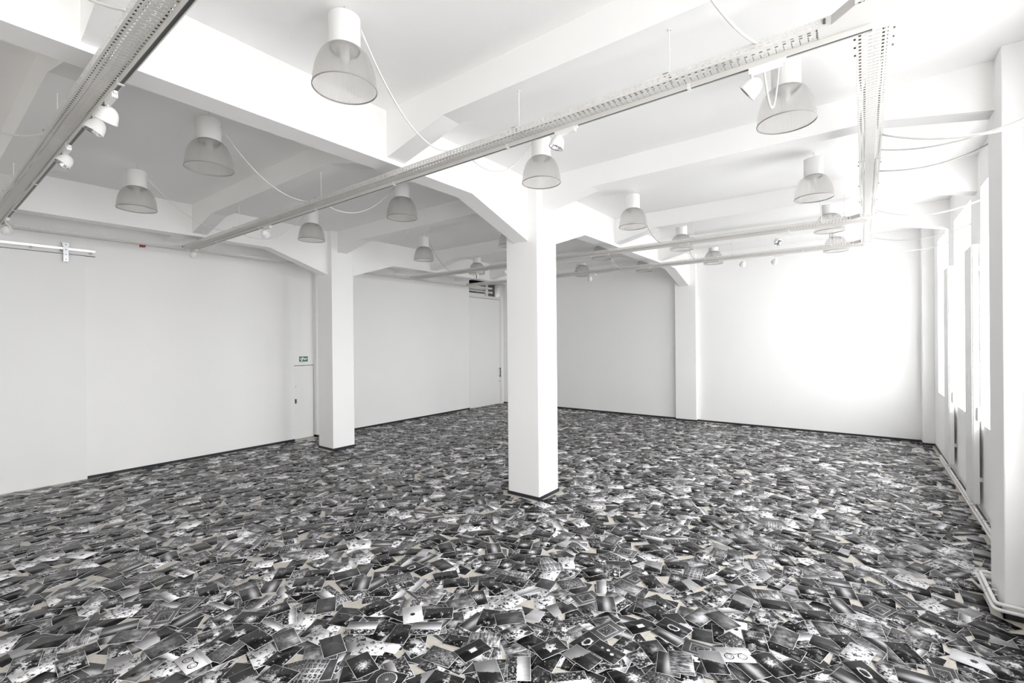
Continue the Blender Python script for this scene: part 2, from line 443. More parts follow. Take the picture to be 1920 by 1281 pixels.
# free-standing columns
for cx, lab in ((COLX[1], 'square white concrete column standing nearest, in the middle of the room'),
                (COLX[0], 'square white concrete column standing close to the left wall')):
    c = tag(empty('column', (cx + 0.005, (CY0 + CY1) / 2, 0)), lab, 'column', 'columns carrying the ceiling beams')
    x0, x1 = cx - 0.315, cx + 0.325
    bevel(part(c, MB().box(x0, x1, CY0, CY1, 0, ZC), 'shaft', M_WALL), 0.008, 3)
    m = MB(); m.box(x0 - BT, x1 + BT, CY0 - BT, CY0, 0, BH); m.box(x0 - BT, x1 + BT, CY1, CY1 + BT, 0, BH); m.box(x0 - BT, x0, CY0, CY1, 0, BH); m.box(x1, x1 + BT, CY0, CY1, 0, BH)
    part(c, m, 'baseboard', M_BASE)

# ------------------------------------------------------------------ cable trays
TZ0, TZ1, TW, PITCH = 4.600, 4.655, 0.19, 0.0465
def perforated(mb, L, P):
    """tray base: two rows of square holes on either side, pairs of cross slots between; P(s, t) -> point, s along, t across"""
    tb = [0, .014, .028, .040, .054, .064, .094, .100, .126, .136, .150, .162, .176, TW]
    sb = [0, .006, .011, .020, .026, .036, .040, PITCH]
    holes = set()
    for i in (1, 3, 9, 11):
        for j in (1, 2, 3): holes.add((i, j))
    for i in (5, 6, 7):
        holes.add((i, 1))
    n = int(L / PITCH)
    for k in range(n):
        s0 = k * PITCH
        for j in range(len(sb) - 1):
            i = 0
            hl = (lambda q: (q, j) in holes or (k % 2 and (q, j) == (6, 4)))
            while i < len(tb) - 1:
                if hl(i): i += 1; continue
                e = i
                while e + 1 < len(tb) - 1 and not hl(e + 1): e += 1
                mb.quad(P(s0 + sb[j], tb[i]), P(s0 + sb[j + 1], tb[i]), P(s0 + sb[j + 1], tb[e + 1]), P(s0 + sb[j], tb[e + 1]))
                i = e + 1
    if L - n * PITCH > 1e-4:
        mb.quad(P(n * PITCH, 0), P(L, 0), P(L, TW), P(n * PITCH, TW))
def side_rail(mb, L, P):
    hb = [0, .013, .021, .031, .039, TZ1 - TZ0]
    sb = [0, .012, .034, PITCH]
    n = int(L / PITCH)
    for k in range(n):
        s0 = k * PITCH
        for i in range(5):
            if i in (1, 3):
                mb.quad(P(s0, hb[i]), P(s0 + sb[1], hb[i]), P(s0 + sb[1], hb[i + 1]), P(s0, hb[i + 1]))
                mb.quad(P(s0 + sb[2], hb[i]), P(s0 + PITCH, hb[i]), P(s0 + PITCH, hb[i + 1]), P(s0 + sb[2], hb[i + 1]))
            else:
                mb.quad(P(s0, hb[i]), P(s0 + PITCH, hb[i]), P(s0 + PITCH, hb[i + 1]), P(s0, hb[i + 1]))
    if L - n * PITCH > 1e-4:
        mb.quad(P(n * PITCH, 0), P(L, 0), P(L, hb[-1]), P(n * PITCH, hb[-1]))
def solid(o, th=0.0015):
    md = o.modifiers.new('sheet', 'SOLIDIFY'); md.thickness = th; md.offset = 0; return o

RTX = -0.027                        # left edge of the tray along the window side
WTX = -11.40                        # left edge of the tray along the left wall
def tray(axis, a0, a1, off, label, hangers, joints=()):
    """axis 'x' or 'y'; runs a0..a1; off = low edge across; the tray bottom lies at TZ0"""
    mid = (a0 + a1) / 2
    loc = (mid, off + TW / 2, TZ0) if axis == 'x' else (off + TW / 2, mid, TZ0)
    t = tag(empty('cable_tray', loc), label, 'cable tray', 'suspended cable trays')
    L = a1 - a0
    W = (lambda s, q, z: (a0 + s, off + q, z)) if axis == 'x' else (lambda s, q, z: (off + q, a0 + s, z))
    mb = MB(); perforated(mb, L, lambda s, q: W(s, q, TZ0)); solid(part(t, mb, 'tray_base', M_TRAY))
    for q in (0.0, TW):
        mb = MB(); side_rail(mb, L, lambda s, h: W(s, q, TZ0 + h)); solid(part(t, mb, 'side_rail', M_TRAY))
    rnd = random.Random(int(abs(a0 * 91 + off * 37)) + 5)
    for k, (mm, r) in enumerate(((M_BLACKCABLE, .010), (M_GREYCABLE, .009), (M_BLACKCABLE, .008), (M_CABLE, .008), (M_BLACKCABLE, .010), (M_GREYCABLE, .010))):
        n = max(6, int(L / 0.45)); base = 0.028 + k * 0.026; pts = []
        for i in range(n + 1):
            q = min(TW - 0.02, max(0.02, base + rnd.uniform(-0.02, 0.02)))
            pts.append(W(0.05 + (L - 0.1) * i / n, q, TZ0 + r + 0.002 + rnd.uniform(0, 0.006)))
        part(t, MB().tube(pts, r, 6), 'cable', mm)
    for (s, ztop) in hangers:
        p = W(s - a0, TW / 2, 0)
        mb = MB().tube([(p[0], p[1], TZ0 - 0.004), (p[0], p[1], ztop)], 0.004, 6)
        r = part(t, mb, 'hanger_rod', M_WHITE)
        q0, q1 = W(s - a0 - 0.02, -0.008, 0), W(s - a0 + 0.02, TW + 0.008, 0)
        MB().box(q0[0], q1[0], q0[1], q1[1], TZ1 + 0.001, TZ1 + 0.006).build('cross_bar', M_GREYCABLE, r)
        MB().lathe([(0.016, 0), (0.016, 0.004), (0.004, 0.006)], (p[0], p[1], ztop - 0.006), 12).build('ceiling_plate', M_WHITE, r)
    return t

# heights of the beams the rods hang from
T0Y, T1Y, T2Y, T3Y = 0.83, 3.51, 9.50, 12.02
tA = tray('x', WTX + TW, RTX, T0Y, 'perforated cable tray crossing the top left corner, nearest to the camera', [(-3.2, sz), (-6.1, sz), (-8.9, sz)])
tB = tray('x', WTX + TW, RTX, T1Y, 'long perforated cable tray running diagonally across the picture in front of the near column', [(-1.18, sz), (-2.62, sz), (-6.08, sz), (-8.69, sz), (-10.3, ZC - 0.4)])
tC = tray('x', WTX + TW, RTX, T2Y, 'perforated cable tray behind the near column, the nearer of the two there', [(-0.24, sz), (-2.69, sz), (-6.2, sz), (-8.7, sz)])
tD = tray('x', WTX + TW, RTX, T3Y, 'perforated cable tray furthest back, closest to the far wall', [(-0.35, sz), (-2.5, sz), (-5.6, sz), (-8.7, sz)])
tE = tray('y', -1.6, T3Y + TW, RTX, 'perforated cable tray running along the window side at upper right', [(0.93, sz), (6.65, sz), (9.9, sz)])
tF = tray('y', 0.2, 13.6, WTX, 'perforated cable tray running along the top of the left wall', [(0.93, 4.9), (3.61, 4.9), (6.65, 4.9), (9.9, 4.9)])
# T-junction gussets, bolted under the trays
def gusset(parent, yo, xe, sgn):
    """flat plate joining an x tray (low edge yo) to a y tray whose near edge is xe; sgn +1: y tray lies to the right"""
    a = 0.12
    poly = [(xe - sgn * a * 1.6, yo), (xe - sgn * a * 1.6, yo + TW), (xe - sgn * 0.02, yo + TW), (xe, yo + TW + 0.02), (xe + sgn * TW, yo + TW + 0.02), (xe + sgn * TW, yo - a), (xe, yo - a), (xe - sgn * a, yo)]
    o = part(parent, MB().prism(poly, 'z', TZ0 - 0.005, TZ0 - 0.002), 'junction_plate', M_TRAY)
    mb = MB()
    p, q = (xe - sgn * a, yo), (xe, yo - a)
    mb.quad((p[0], p[1], TZ0 - 0.005), (q[0], q[1], TZ0 - 0.005), (q[0], q[1], TZ1), (p[0], p[1], TZ1))
    mb.quad((p[0] - sgn * 0.07, p[1] - 0.002, TZ0 - 0.005), (p[0], p[1] - 0.002, TZ0 - 0.005), (p[0], p[1] - 0.002, TZ1), (p[0] - sgn * 0.07, p[1] - 0.002, TZ1))
    solid(part(parent, mb, 'corner_piece', M_TRAY), 0.003)
    for (bx, by, bzz) in ((xe - sgn * 0.155, yo - 0.004, .036), (xe - sgn * 0.155, yo - 0.004, .018)):
        part(parent, MB().lathe([(0, 0.012), (0.007, 0.012), (0.008, 0)], (bx, by, TZ0 + bzz), 8, Matrix.Rotation(PI / 2, 3, 'X')), 'bolt', M_DARKSTEEL)
for tr, yo in ((tA, T0Y), (tB, T1Y), (tC, T2Y), (tD, T3Y)):
    gusset(tr, yo, RTX, 1); gusset(tr, yo, WTX + TW, -1)
for k in range(7):
    for xq, sg in ((RTX, -1), (RTX + TW, 1)):
        part(tE, MB().lathe([(0, 0.014), (0.006, 0.013), (0.007, 0)], (xq, 3.85 + k * 0.11 if k < 3 else 4.0 + k * 0.9, TZ0 + 0.03), 8, Matrix.Rotation(sg * PI / 2, 3, 'Y')), 'bolt', M_DARKSTEEL)

# ------------------------------------------------------------------ lighting tracks under the trays
def track(x0, x1, yt, label):
    t = tag(empty('lighting_track', ((x0 + x1) / 2, yt, TZ0)), label, 'lighting track', 'lighting tracks under the trays')
    z1, z0 = TZ0 - 0.002, TZ0 - 0.040
    m = MB(); m.box(x0, x1, yt - 0.018, yt - 0.012, z0, z1); m.box(x0, x1, yt + 0.012, yt + 0.018, z0, z1); m.box(x0, x1, yt - 0.012, yt + 0.012, z1 - 0.006, z1)
    m.box(x0, x0 + 0.004, yt - 0.012, yt + 0.012, z0, z1 - 0.006); m.box(x1 - 0.004, x1, yt - 0.012, yt + 0.012, z0, z1 - 0.006)
    part(t, m, 'rail', M_TRAY)
    m = MB(); m.box(x0 + 0.01, x1 - 0.01, yt - 0.012, yt + 0.012, z0 + 0.006, z0 + 0.012)
    part(t, m, 'groove', M_DARKSTEEL)
    x = x0 + 1.3
    while x < x1:
        part(t, MB().box(x - 0.012, x + 0.012, yt - 0.021, yt + 0.021, z0 - 0.003, z1), 'joint_clip', M_WHITE); x += 1.75
    return t
YT = {0: T0Y + 0.168, 1: T1Y + 0.150, 2: T2Y + 0.150, 3: T3Y + 0.150}
track(-10.9, -0.35, YT[0], 'white light track fixed under the tray in the top left corner')
track(-11.1, 0.06, YT[1], 'white light track fixed under the long diagonal tray')
track(-11.1, 0.06, YT[2], 'white light track fixed under the tray just behind the near column')
track(-11.1, 0.06, YT[3], 'white light track fixed under the furthest tray')

# ------------------------------------------------------------------ spotlights
def spot(k, px, aim, label, scale=1.0, adir=1):
    y = YT[k]
    P = ony(px, y)
    P[2] = min(max(P[2], 4.40), 4.47)
    z0 = TZ0 - 0.040
    x = P[0]
    t = tag(empty('track_spotlight', (x, y, z0)), label, 'spotlight', 'white track spotlights')
    xa, xb = (x - 0.02, x + 0.19) if adir > 0 else (x - 0.19, x + 0.02)
    bevel(part(t, MB().box(xa, xb, y - 0.019, y + 0.019, z0 - 0.042, z0 + 0.001), 'adapter', M_WHITE), 0.003)
    e = xb if adir > 0 else xa
    bevel(part(t, MB().box(min(e, e + adir * 0.022), max(e, e + adir * 0.022), y - 0.012, y + 0.012, z0 - 0.018, z0 + 0.004), 'latch', M_WHITE), 0.003)
    a = Vector(aim).normalized()
    q = Vector((0, 0, -1)).rotation_difference(a).to_matrix()
    c = Vector((x, y, P[2]))
    s = scale
    prof = [(0.0, 0.068), (0.016, 0.066), (0.032, 0.058), (0.047, 0.042), (0.058, 0.020), (0.0645, -0.006), (0.067, -0.036), (0.067, -0.046), (0.062, -0.046)]
    prof = [(r * s, zz * s) for r, zz in prof]
    part(t, MB().lathe(prof, c, 28, q), 'lamp_head', M_WHITE, True)
    part(t, MB().lathe([(0.062 * s, -0.046 * s), (0.0575 * s, -0.040 * s), (0.050 * s, -0.018 * s), (0.034 * s, 0.010 * s), (0.012 * s, 0.02 * s), (0, 0.02 * s)], c, 24, q), 'reflector', M_REFL)
    part(t, MB().lathe([(0.0676 * s, -0.030 * s), (0.069 * s, -0.033 * s), (0.069 * s, -0.044 * s), (0.0676 * s, -0.047 * s)], c, 28, q), 'rim_ring', M_WHITE, True)
    # yoke: from the adapter down to the side of the head
    side = a.cross(Vector((0, 0, 1)))
    if side.length < 0.1: side = Vector((1, 0, 0))
    side.normalize()
    pv = c + q @ Vector((0, 0, 0.0)) + side * (0.066 * s)
    top = Vector((x, y, z0 - 0.04))
    mid1 = top + Vector((0, 0, -0.014)); mid2 = c + Vector((0, 0, 0.075 * s)) * 0.8 + side * (0.045 * s)
    pts = []
    for i in range(13):
        u = i / 12
        pts.append(mid1 * (1 - u) ** 3 + 3 * (mid1 + Vector((0, 0, -0.01)) + side * 0.02) * u * (1 - u) ** 2 + 3 * mid2 * u * u * (1 - u) + pv * u ** 3)
    part(t, MB().tube([top] + pts, 0.0085 * s, 8), 'yoke', M_WHITE, True)
    return t
spot(0, (203, 217), (-0.42, -0.19, -0.85), 'white spotlight beneath the top left tray, highest of the three hanging together', 1.05)
spot(0, (180, 238), (-0.13, -0.41, -0.9), 'white spotlight beneath the top left tray, directly below the highest one', 1.05)
spot(0, (122, 302), (0.0, -0.57, -0.8), 'white spotlight showing its mirror reflector, lowest on the top left tray')
spot(0, (12, 432), (-0.6, 0.2, -0.65), 'round white spotlight cut by the left edge above the sliding rail', 0.95)
spot(1, (1045, 268), (-0.26, -0.14, -0.95), 'white spotlight on the diagonal tray beside the pendant lamp over the near column')
spot(1, (1410, 165), (-0.80, 0.05, -0.6), 'white spotlight on the diagonal tray aimed left, beside the upper right pendant lamp')
spot(1, (497, 438), (-0.5, 0.6, -0.45), 'white spotlight at the lower left part of the diagonal tray')
spot(1, (363, 476), (-0.85, 0.25, -0.5), 'white spotlight at the left end of the diagonal tray against the left wall')
spot(2, (1459, 453), (0.2, -0.55, -0.7), 'white spotlight with open reflector between the two right-hand rear trays')
spot(2, (894, 517), (0.1, -0.6, -0.6), 'small white spotlight hanging in front of the storage loft tubes')
spot(2, (947, 505), (-0.2, 0.7, -0.6), 'small white spotlight half hidden by the left edge of the near column', 0.8)
spot(3, (1106, 523), (-0.5, 0.65, -0.45), 'white round-backed spotlight on the furthest tray just right of the near column')
spot(3, (1393, 495), (-0.42, 0.7, -0.5), 'white round-backed spotlight on the furthest tray, left one of the right-hand pair')
spot(3, (1453, 490), (-0.5, 0.65, -0.5), 'white round-backed spotlight on the furthest tray, rightmost of all')

# ------------------------------------------------------------------ pendant lamps
def lamp_parts():
    hs = MB().lathe([(0.0, 5.277), (0.112, 5.277), (0.124, 5.272), (0.1245, 5.262), (0.1235, 5.03), (0.119, 5.022)], (0, 0, 0), 48).mesh('housing', M_WHITE, True)
    hs.set_sharp_from_angle(angle=math.radians(50))
    prof = []
    for i in range(17):
        u = i / 16
        prof.append((0.118 + (0.247 - 0.118) * math.sin(u * PI / 2) ** 0.92, 5.018 - 0.314 * (1 - math.cos(u * PI / 2)) ** 0.86))
    dm = MB().lathe(prof, (0, 0, 0), 96).mesh('prismatic_shade', M_DOME, True)
    rim = MB().lathe([(0.246, 4.708), (0.2525, 4.704), (0.2525, 4.698), (0.246, 4.696)], (0, 0, 0), 64).mesh('shade_rim', M_RIM, True)
    neck = MB().lathe([(0.117, 5.024), (0.1205, 5.018), (0.1165, 5.010)], (0, 0, 0), 48).mesh('neck_ring', M_DARKSTEEL, True)
    inner = MB().lathe([(0.110, 5.03), (0.085, 5.03), (0.04, 5.02), (0.035, 4.93), (0.02, 4.90), (0.0, 4.895)], (0, 0, 0), 24).mesh('lamp_holder', M_WHITE, True)
    hook = MB().tube([(0, 0, 5.275), (0.012, 0, 5.30), (0.012, 0, 5.315), (0, 0, 5.328), (-0.012, 0, 5.318)], 0.0035, 6).tube([(0, 0, 5.32), (0, 0, 5.337), (0.008, 0, 5.345), (0, 0, 5.355), (0, 0, ZC)], 0.003, 6).mesh('hook', M_STEEL, True)
    return [hs, dm, rim, neck, inner, hook]
LP = lamp_parts()
LAMPS = [
    ((-3.335, 2.195), 'large pendant lamp with ribbed clear shade at top left of centre, nearest to the camera'),
    ((-6.115, 2.215), 'pendant lamp with grey ribbed shade under the shaded ceiling, right one of the left pair'),
    ((-8.785, 2.195), 'pendant lamp with grey ribbed shade, leftmost in the picture'),
    ((-3.328, 5.06), 'pendant lamp with clear shade directly above the near column'),
    ((-0.572, 5.112), 'large pendant lamp with clear shade at upper right, behind the diagonal tray'),
    ((-0.566, 8.12), 'pendant lamp with clear shade left of the window-side tray, second from above'),
    ((-3.333, 8.085), 'pendant lamp with clear shade hanging right of the near column, alone on the white ceiling'),
    ((-6.08, 5.045), 'pendant lamp with grey shade below the diagonal tray, left of the near column'),
    ((-8.83, 8.01), 'pendant lamp with grey shade hanging in mid air between the two columns'),
    ((-8.81, 5.01), 'pendant lamp with grey shade just left of the column by the left wall'),
    ((-6.09, 8.05), 'pendant lamp half hidden behind the upper left edge of the near column'),
    ((-8.95, 10.72), 'small pendant lamp seen above the tray left of the storage loft'),
    ((-5.95, 10.73), 'pendant lamp behind the rear tray just right of the near column, under the grey beam'),
    ((-8.30, 13.17), 'small distant pendant lamp low beside the right edge of the near column'),
    ((-5.95, 13.45), 'small distant pendant lamp under the slanting beam end near the far pier'),
    ((-3.30, 10.81), 'pendant lamp with clear shade crossed by the nearer rear tray, left of two'),
    ((-3.24, 13.40), 'pendant lamp crossed by the furthest tray, in front of the bright far wall'),
    ((-0.508, 10.83), 'pendant lamp crossed by the nearer rear tray next to the window-side tray'),
    ((-0.505, 13.39), 'pendant lamp crossed by the furthest tray next to the window-side tray'),
]
LPX = {11: (957, 461), 13: (1128.6, 485), 14: (1092, 517), 15: (1208, 508), 12: (894.5, 513.6)}
LX = []
for i, ((x, y), lab) in enumerate(LAMPS):
    n = i + 1
    if n in (11, 12, 13, 14, 15):
        key = n
        q = onz(LPX[key], 4.70); x, y = q[0], q[1]
    LX.append((x, y))
    t = tag(empty('pendant_lamp', (x, y, 4.70)), lab, 'pendant lamp', 'pendant lamps under the ceiling')
    for me in LP:
        o = bpy.data.objects.new(me.name, me); COL.objects.link(o); o.parent = t; o.location = (0, 0, -4.70)

# lamp leads, from each housing to the nearest tray
def lead(k, side, end, drop, label, mm=M_CABLE, r=0.0065):
    x, y = LX[k]
    a = (x + side[0] * 0.124, y + side[1] * 0.124, 5.20)
    o = MB().tube(sag(a, end, drop, 28), r, 7).build('lamp_cable', mm, smooth=True)
    tag(o, label, 'cable', 'white leads of the pendant lamps')
s2 = 0.7071
def tend(px, y, z0=4.612, z1=4.650):
    P = ony(px, y); return (P[0], y, min(max(P[2], z0), z1))
N1, F1 = T1Y - 0.002, T1Y + TW + 0.004
lead(0, (s2, s2), tend((845, 282), N1), 0.27, 'white lead curving from the nearest pendant lamp down to the diagonal tray', r=0.008)
lead(1, (s2, s2), tend((578, 378), N1), 0.20, 'white lead from the right lamp of the left pair to the diagonal tray')
lead(2, (s2, s2), tend((420, 432), N1), 0.16, 'white lead from the leftmost pendant lamp to the diagonal tray')
lead(3, (-s2, -s2), tend((882, 302), F1), 0.24, 'white lead looping from the lamp above the near column to the diagonal tray')
lead(4, (-0.35, -0.93), tend((1431, 142), F1), 0.36, 'white lead forming a deep loop in front of the upper right pendant lamp', r=0.008)
lead(5, (0.5, 0.86), tend((1541, 430), T2Y), 0.12, 'white lead dropping from the second lamp by the window-side tray')
lead(6, (0.3, 0.95), tend((1238, 455), T2Y), 0.15, 'grey lead from the lone white lamp right of the near column', M_GREYCABLE)
lead(7, (-s2, -s2), tend((612, 388), F1), 0.24, 'white lead looping from the lamp left of the near column')
lead(8, (s2, s2), tend((845, 503), T2Y), 0.14, 'thin lead from the lamp hanging between the two columns', M_GREYCABLE, 0.005)
lead(9, (-s2, -s2), tend((452, 438), F1), 0.26, 'white lead looping from the lamp beside the left column')
lead(12, (0.3, 0.95), tend((1165, 504), T3Y), 0.2, 'thin lead from the lamp right behind the near column', M_CABLE, 0.006)
lead(13, (-s2, -s2), tend((1075, 510), T3Y + TW), 0.06, 'thin grey lead from the small distant lamp low beside the near column', M_GREYCABLE, 0.006)
lead(15, (0.3, 0.95), tend((1302, 486), T3Y), 0.16, 'grey lead between the two rear trays left of the middle', M_GREYCABLE, 0.006)
lead(16, (-0.3, -0.95), tend((1333, 483), T3Y + TW), 0.10, 'grey lead in front of the lamp on the bright wall', M_GREYCABLE, 0.006)
lead(17, (0.1, 0.99), tend((1558, 462), T3Y), 0.2, 'white lead between the two rear trays at right', M_CABLE, 0.006)
lead(18, (-0.3, -0.95), tend((1566, 461), T3Y + TW), 0.1, 'short white lead over the rearmost lamp at right', M_CABLE, 0.006)
def loose(pts, r, mm, label, group):
    return tag(MB().tube(pts, r, 7).build('hanging_cable', mm, smooth=True), label, 'cable', group)
a = ony((1418, 90), T1Y)
loose(sag((-0.95, 2.30, 5.25), (a[0], T1Y, 4.645), 0.18), 0.009, M_CABLE, 'thick white cable dropping from the top edge onto the diagonal tray', 'white leads of the pendant lamps')
loose(sag(tuple(onz((-60, 215), ZC)), (-6.15, T0Y, 4.635), 0.10), 0.007, M_CABLE, 'white cable reaching the top left tray from the left edge', 'cables feeding the top left tray')
loose(sag((-4.72, 0.62, ZC), (-3.49, T0Y, 4.64), 0.05), 0.009, M_CABLE, 'short thick white cable entering the top left tray from above', 'cables feeding the top left tray')
g = 'cables sagging from the window-side tray to the wall'
XT = RTX + TW
loose(sag((XT, 5.72, 4.60), tuple(onx((2040, 190), 1.30)), 0.13), 0.012, M_CABLE, 'thick twisted white cable swinging from the window-side tray across the pilaster, upper one', g)
loose(sag((XT, 6.30, 4.64), tuple(onx((2040, 165), 1.32)), 0.13), 0.009, M_CABLE, 'white cable from the window-side tray crossing the pilaster, just below the thick one', g)
loose(sag((XT, 7.02, 4.62), (XR, 8.95, 5.27), 0.10), 0.009, M_GREYCABLE, 'grey cable rising from the window-side tray to behind the pilaster', g)
loose(sag((XT, 9.12, 4.62), (XR, 8.95, 4.56), 0.16), 0.010, M_CABLE, 'white cable sagging to the third window from the far wall', g)
loose(sag((XT, 11.6, 4.62), (XR, 10.30, 4.44), 0.14), 0.008, M_CABLE, 'white cable sagging to the middle window, upper of the two lowest', g)
loose(sag((RTX, 12.1, 4.60), (XR, 12.75, 4.55), 0.16), 0.008, M_CABLE, 'white cable sagging lowest, to the window nearest the far wall', g)

# ceiling hooks left without lamps
for px, lab in (((764, 428), 'small white ceiling hook without a lamp, left of two'), ((804, 424), 'small white ceiling hook without a lamp, right of two')):
    P = onz(px, sz)
    mb = MB().tube([(P[0], P[1], sz), (P[0], P[1], sz - 0.07), (P[0] + 0.02, P[1], sz - 0.095), (P[0], P[1], sz - 0.115), (P[0] - 0.02, P[1], sz - 0.10)], 0.006, 6)
    tag(mb.build('ceiling_hook', M_WHITE), lab, 'hook', 'empty ceiling hooks')

# red sounder under the tray on the left wall
P = onz((268, 458), TZ0)
al = tag(empty('alarm_sounder', (WTX + 0.14, P[1], TZ0)), 'small red alarm block hanging under the wall tray', 'alarm')
bevel(part(al, MB().box(WTX + 0.10, WTX + 0.19, P[1] - 0.04, P[1] + 0.04, TZ0 - 0.055, TZ0 - 0.012), 'body', M_RED), 0.005)
part(al, MB().box(WTX + 0.115, WTX + 0.175, P[1] - 0.03, P[1] + 0.03, TZ0 - 0.013, TZ0 - 0.001), 'base_plate', M_WHITE)
# escape sign above the narrow door
XS = XL - 0.16
sg = tag(empty('escape_sign', (XS, 6.752, 2.19)), 'small green escape sign with white pictogram on the wall above the narrow door', 'sign')
part(sg, MB().box(XS, XS + 0.006, 6.63, 6.875, 2.118, 2.260), 'plate', M_GREEN)
m = MB(); m.box(XS + 0.006, XS + 0.007, 6.65, 6.86, 2.182, 2.210)
m.box(XS + 0.006, XS + 0.007, 6.705, 6.745, 2.215, 2.241); m.box(XS + 0.006, XS + 0.007, 6.775, 6.805, 2.158, 2.180); m.box(XS + 0.006, XS + 0.007, 6.685, 6.72, 2.133, 2.178)
part(sg, m, 'print', M_SIGNW)

# tubes stored in the loft over the tall door
rnd = random.Random(3)
labs = ['long white tube stored in the loft, topmost and reaching furthest out', 'long white tube stored in the loft, second from top', 'pale grey tube stored in the loft, third from top', 'grey rolled tube lying lowest in the loft', 'white tube lying deepest inside the loft']
for k, (zz, y1, rr, xx) in enumerate(((4.83, 14.75, .04, -12.32), (4.755, 14.6, .035, -12.36), (4.66, 14.95, .038, -12.34), (4.535, 14.7, .06, -12.40), (4.70, 14.5, .05, -12.52))):
    tag(MB().tube([(xx, 12.6, zz), (xx, y1, zz - 0.01)], rr, 16).build('storage_tube', M_TRAY if k < 3 else M_WHITE, smooth=False), labs[k], 'tube', 'tubes kept in the loft')
for o in [o for o in COL.objects if o.name.startswith('storage_tube')]: smooth_angle(o)

# ------------------------------------------------------------------ radiators and heating pipes on the window wall
def radiator(y0, z0, z1, label):
    x0, x1 = 1.262, 1.342; wd = 0.57
    t = tag(empty('tall_radiator', (x0, y0 + wd / 2, z0)), label, 'radiator', 'tall radiators between the windows')
    bevel(part(t, MB().box(x0 + 0.012, x1, y0, y0 + wd, z0, z1), 'body', M_RAD), 0.01, 3)
    n = 8
    for k in range(n):
        a = y0 + 0.012 + k * (wd - 0.024) / n
        bevel(part(t, MB().box(x0, x0 + 0.014, a + 0.004, a + (wd - 0.024) / n - 0.004, z0 + 0.02, z1 - 0.02), 'panel_rib', M_RAD), 0.004)
    for zz in (z0 + 0.35, z1 - 0.35):
        part(t, MB().box(x1, XR, y0 + 0.06, y0 + 0.10, zz - 0.03, zz + 0.03), 'wall_bracket', M_RAD)
    part(t, MB().lathe([(0, 0.014), (0.01, 0.014), (0.012, 0)], (x0 + 0.045, y0, z1 - 0.05), 10, Matrix.Rotation(PI / 2, 3, 'X')), 'air_vent', M_STEEL)
    bevel(part(t, MB().box(x0 + 0.05, x1 + 0.02, y0 - 0.045, y0 - 0.001, 1.42, 1.62), 'heat_meter', M_TRAY), 0.008)
    pts = [(x0 + 0.04, y0 + 0.12, z0), (x0 + 0.04, y0 + 0.12, z0 - 0.05), (x0 + 0.02, y0 + 0.10, z0 - 0.09), (1.285, y0 + 0.02, 0.13)]
    v = part(t, MB().tube(pts, 0.012, 10), 'feed_pipe', M_RAD, True)
    MB().lathe([(0, 0.05), (0.02, 0.05), (0.024, 0.0), (0.018, -0.01), (0, -0.01)], (x0 + 0.035, y0 + 0.12, z0 - 0.04), 14, Matrix.Rotation(-PI / 2, 3, 'Y')).build('valve', M_RAD, v, smooth=True)
    return t
radiator(11.81, 0.27, 3.965, 'tall white radiator between the far and the middle window')
radiator(9.46, 0.20, 3.99, 'tall white radiator between the middle window and the near pilaster')

def round_path(pts, r=0.06, n=6):
    out = [Vector(pts[0])]
    for i in range(1, len(pts) - 1):
        p, a, b = Vector(pts[i]), Vector(pts[i - 1]), Vector(pts[i + 1])
        u = (a - p).normalized() * r; v = (b - p).normalized() * r
        for k in range(n + 1):
            t = k / n; out.append((p + u) * (1 - t) ** 2 + p * 2 * t * (1 - t) + (p + v) * t * t)
    out.append(Vector(pts[-1])); return out
for zz, xo, lab in ((0.150, 0.0, 'upper of the two white heating pipes along the foot of the window wall'), (0.100, -0.012, 'lower of the two white heating pipes along the foot of the window wall')):
    pth = [(1.285 + xo, 13.2, zz), (1.285 + xo, 6.93 - xo, zz), (0.975 + xo, 6.93 - xo, zz), (0.975 + xo, 6.175 + xo, zz), (1.285 + xo, 6.175 + xo, zz), (1.285 + xo, -1.8, zz)]
    hp = tag(empty('heating_pipe', (1.285, 9.0, zz)), lab, 'pipe', 'heating pipes along the window wall')
    part(hp, MB().tube(round_path(pth, 0.055), 0.017, 12), 'pipe_run', M_RAD, True)
    for (cx_, cy_, ax) in ((1.285, 11.4, 'y'), (1.285, 10.0, 'y'), (1.285, 8.85, 'y'), (0.975, 6.5, 'y')):
        part(hp, MB().lathe([(0.0185, -0.009), (0.0205, -0.006), (0.0205, 0.006), (0.0185, 0.009)], (cx_ + xo, cy_, zz), 14, Matrix.Rotation(PI / 2, 3, 'X')), 'pipe_clip', M_CLIP)
        part(hp, MB().tube([(cx_ + xo, cy_, zz), (cx_ + 0.085 if cx_ > 1 else PX + .005, cy_, zz)], 0.006, 6), 'clip_arm', M_RAD)

# ------------------------------------------------------------------ photograph prints on the floor
class NV:                           # tiny wrapper: node sockets with arithmetic
    nt = None
    def __init__(s, k): s.k = k
    @staticmethod
    def m(op, *a):
        n = NV.nt.nodes.new('ShaderNodeMath'); n.operation = op
        for i, q in enumerate(a):
            if isinstance(q, NV): NV.nt.links.new(q.k, n.inputs[i])
            else: n.inputs[i].default_value = q
        return NV(n.outputs[0])
    def __add__(s, o): return NV.m('ADD', s, o)
    __radd__ = __add__
    def __sub__(s, o): return NV.m('SUBTRACT', s, o)
    def __rsub__(s, o): return NV.m('SUBTRACT', o, s)
    def __mul__(s, o): return NV.m('MULTIPLY', s, o)
    __rmul__ = __mul__
    def __truediv__(s, o): return NV.m('DIVIDE', s, o)
def clampv(a): n = NV.m('ADD', a, 0.0); n.k.node.use_clamp = True; return n
def gt(a, b): return NV.m('GREATER_THAN', a, b)
def mn(a, b): return NV.m('MINIMUM', a, b)
def mxx(a, b): return NV.m('MAXIMUM', a, b)
def ab(a): return NV.m('ABSOLUTE', a)
def sq(a): return NV.m('SQRT', a)
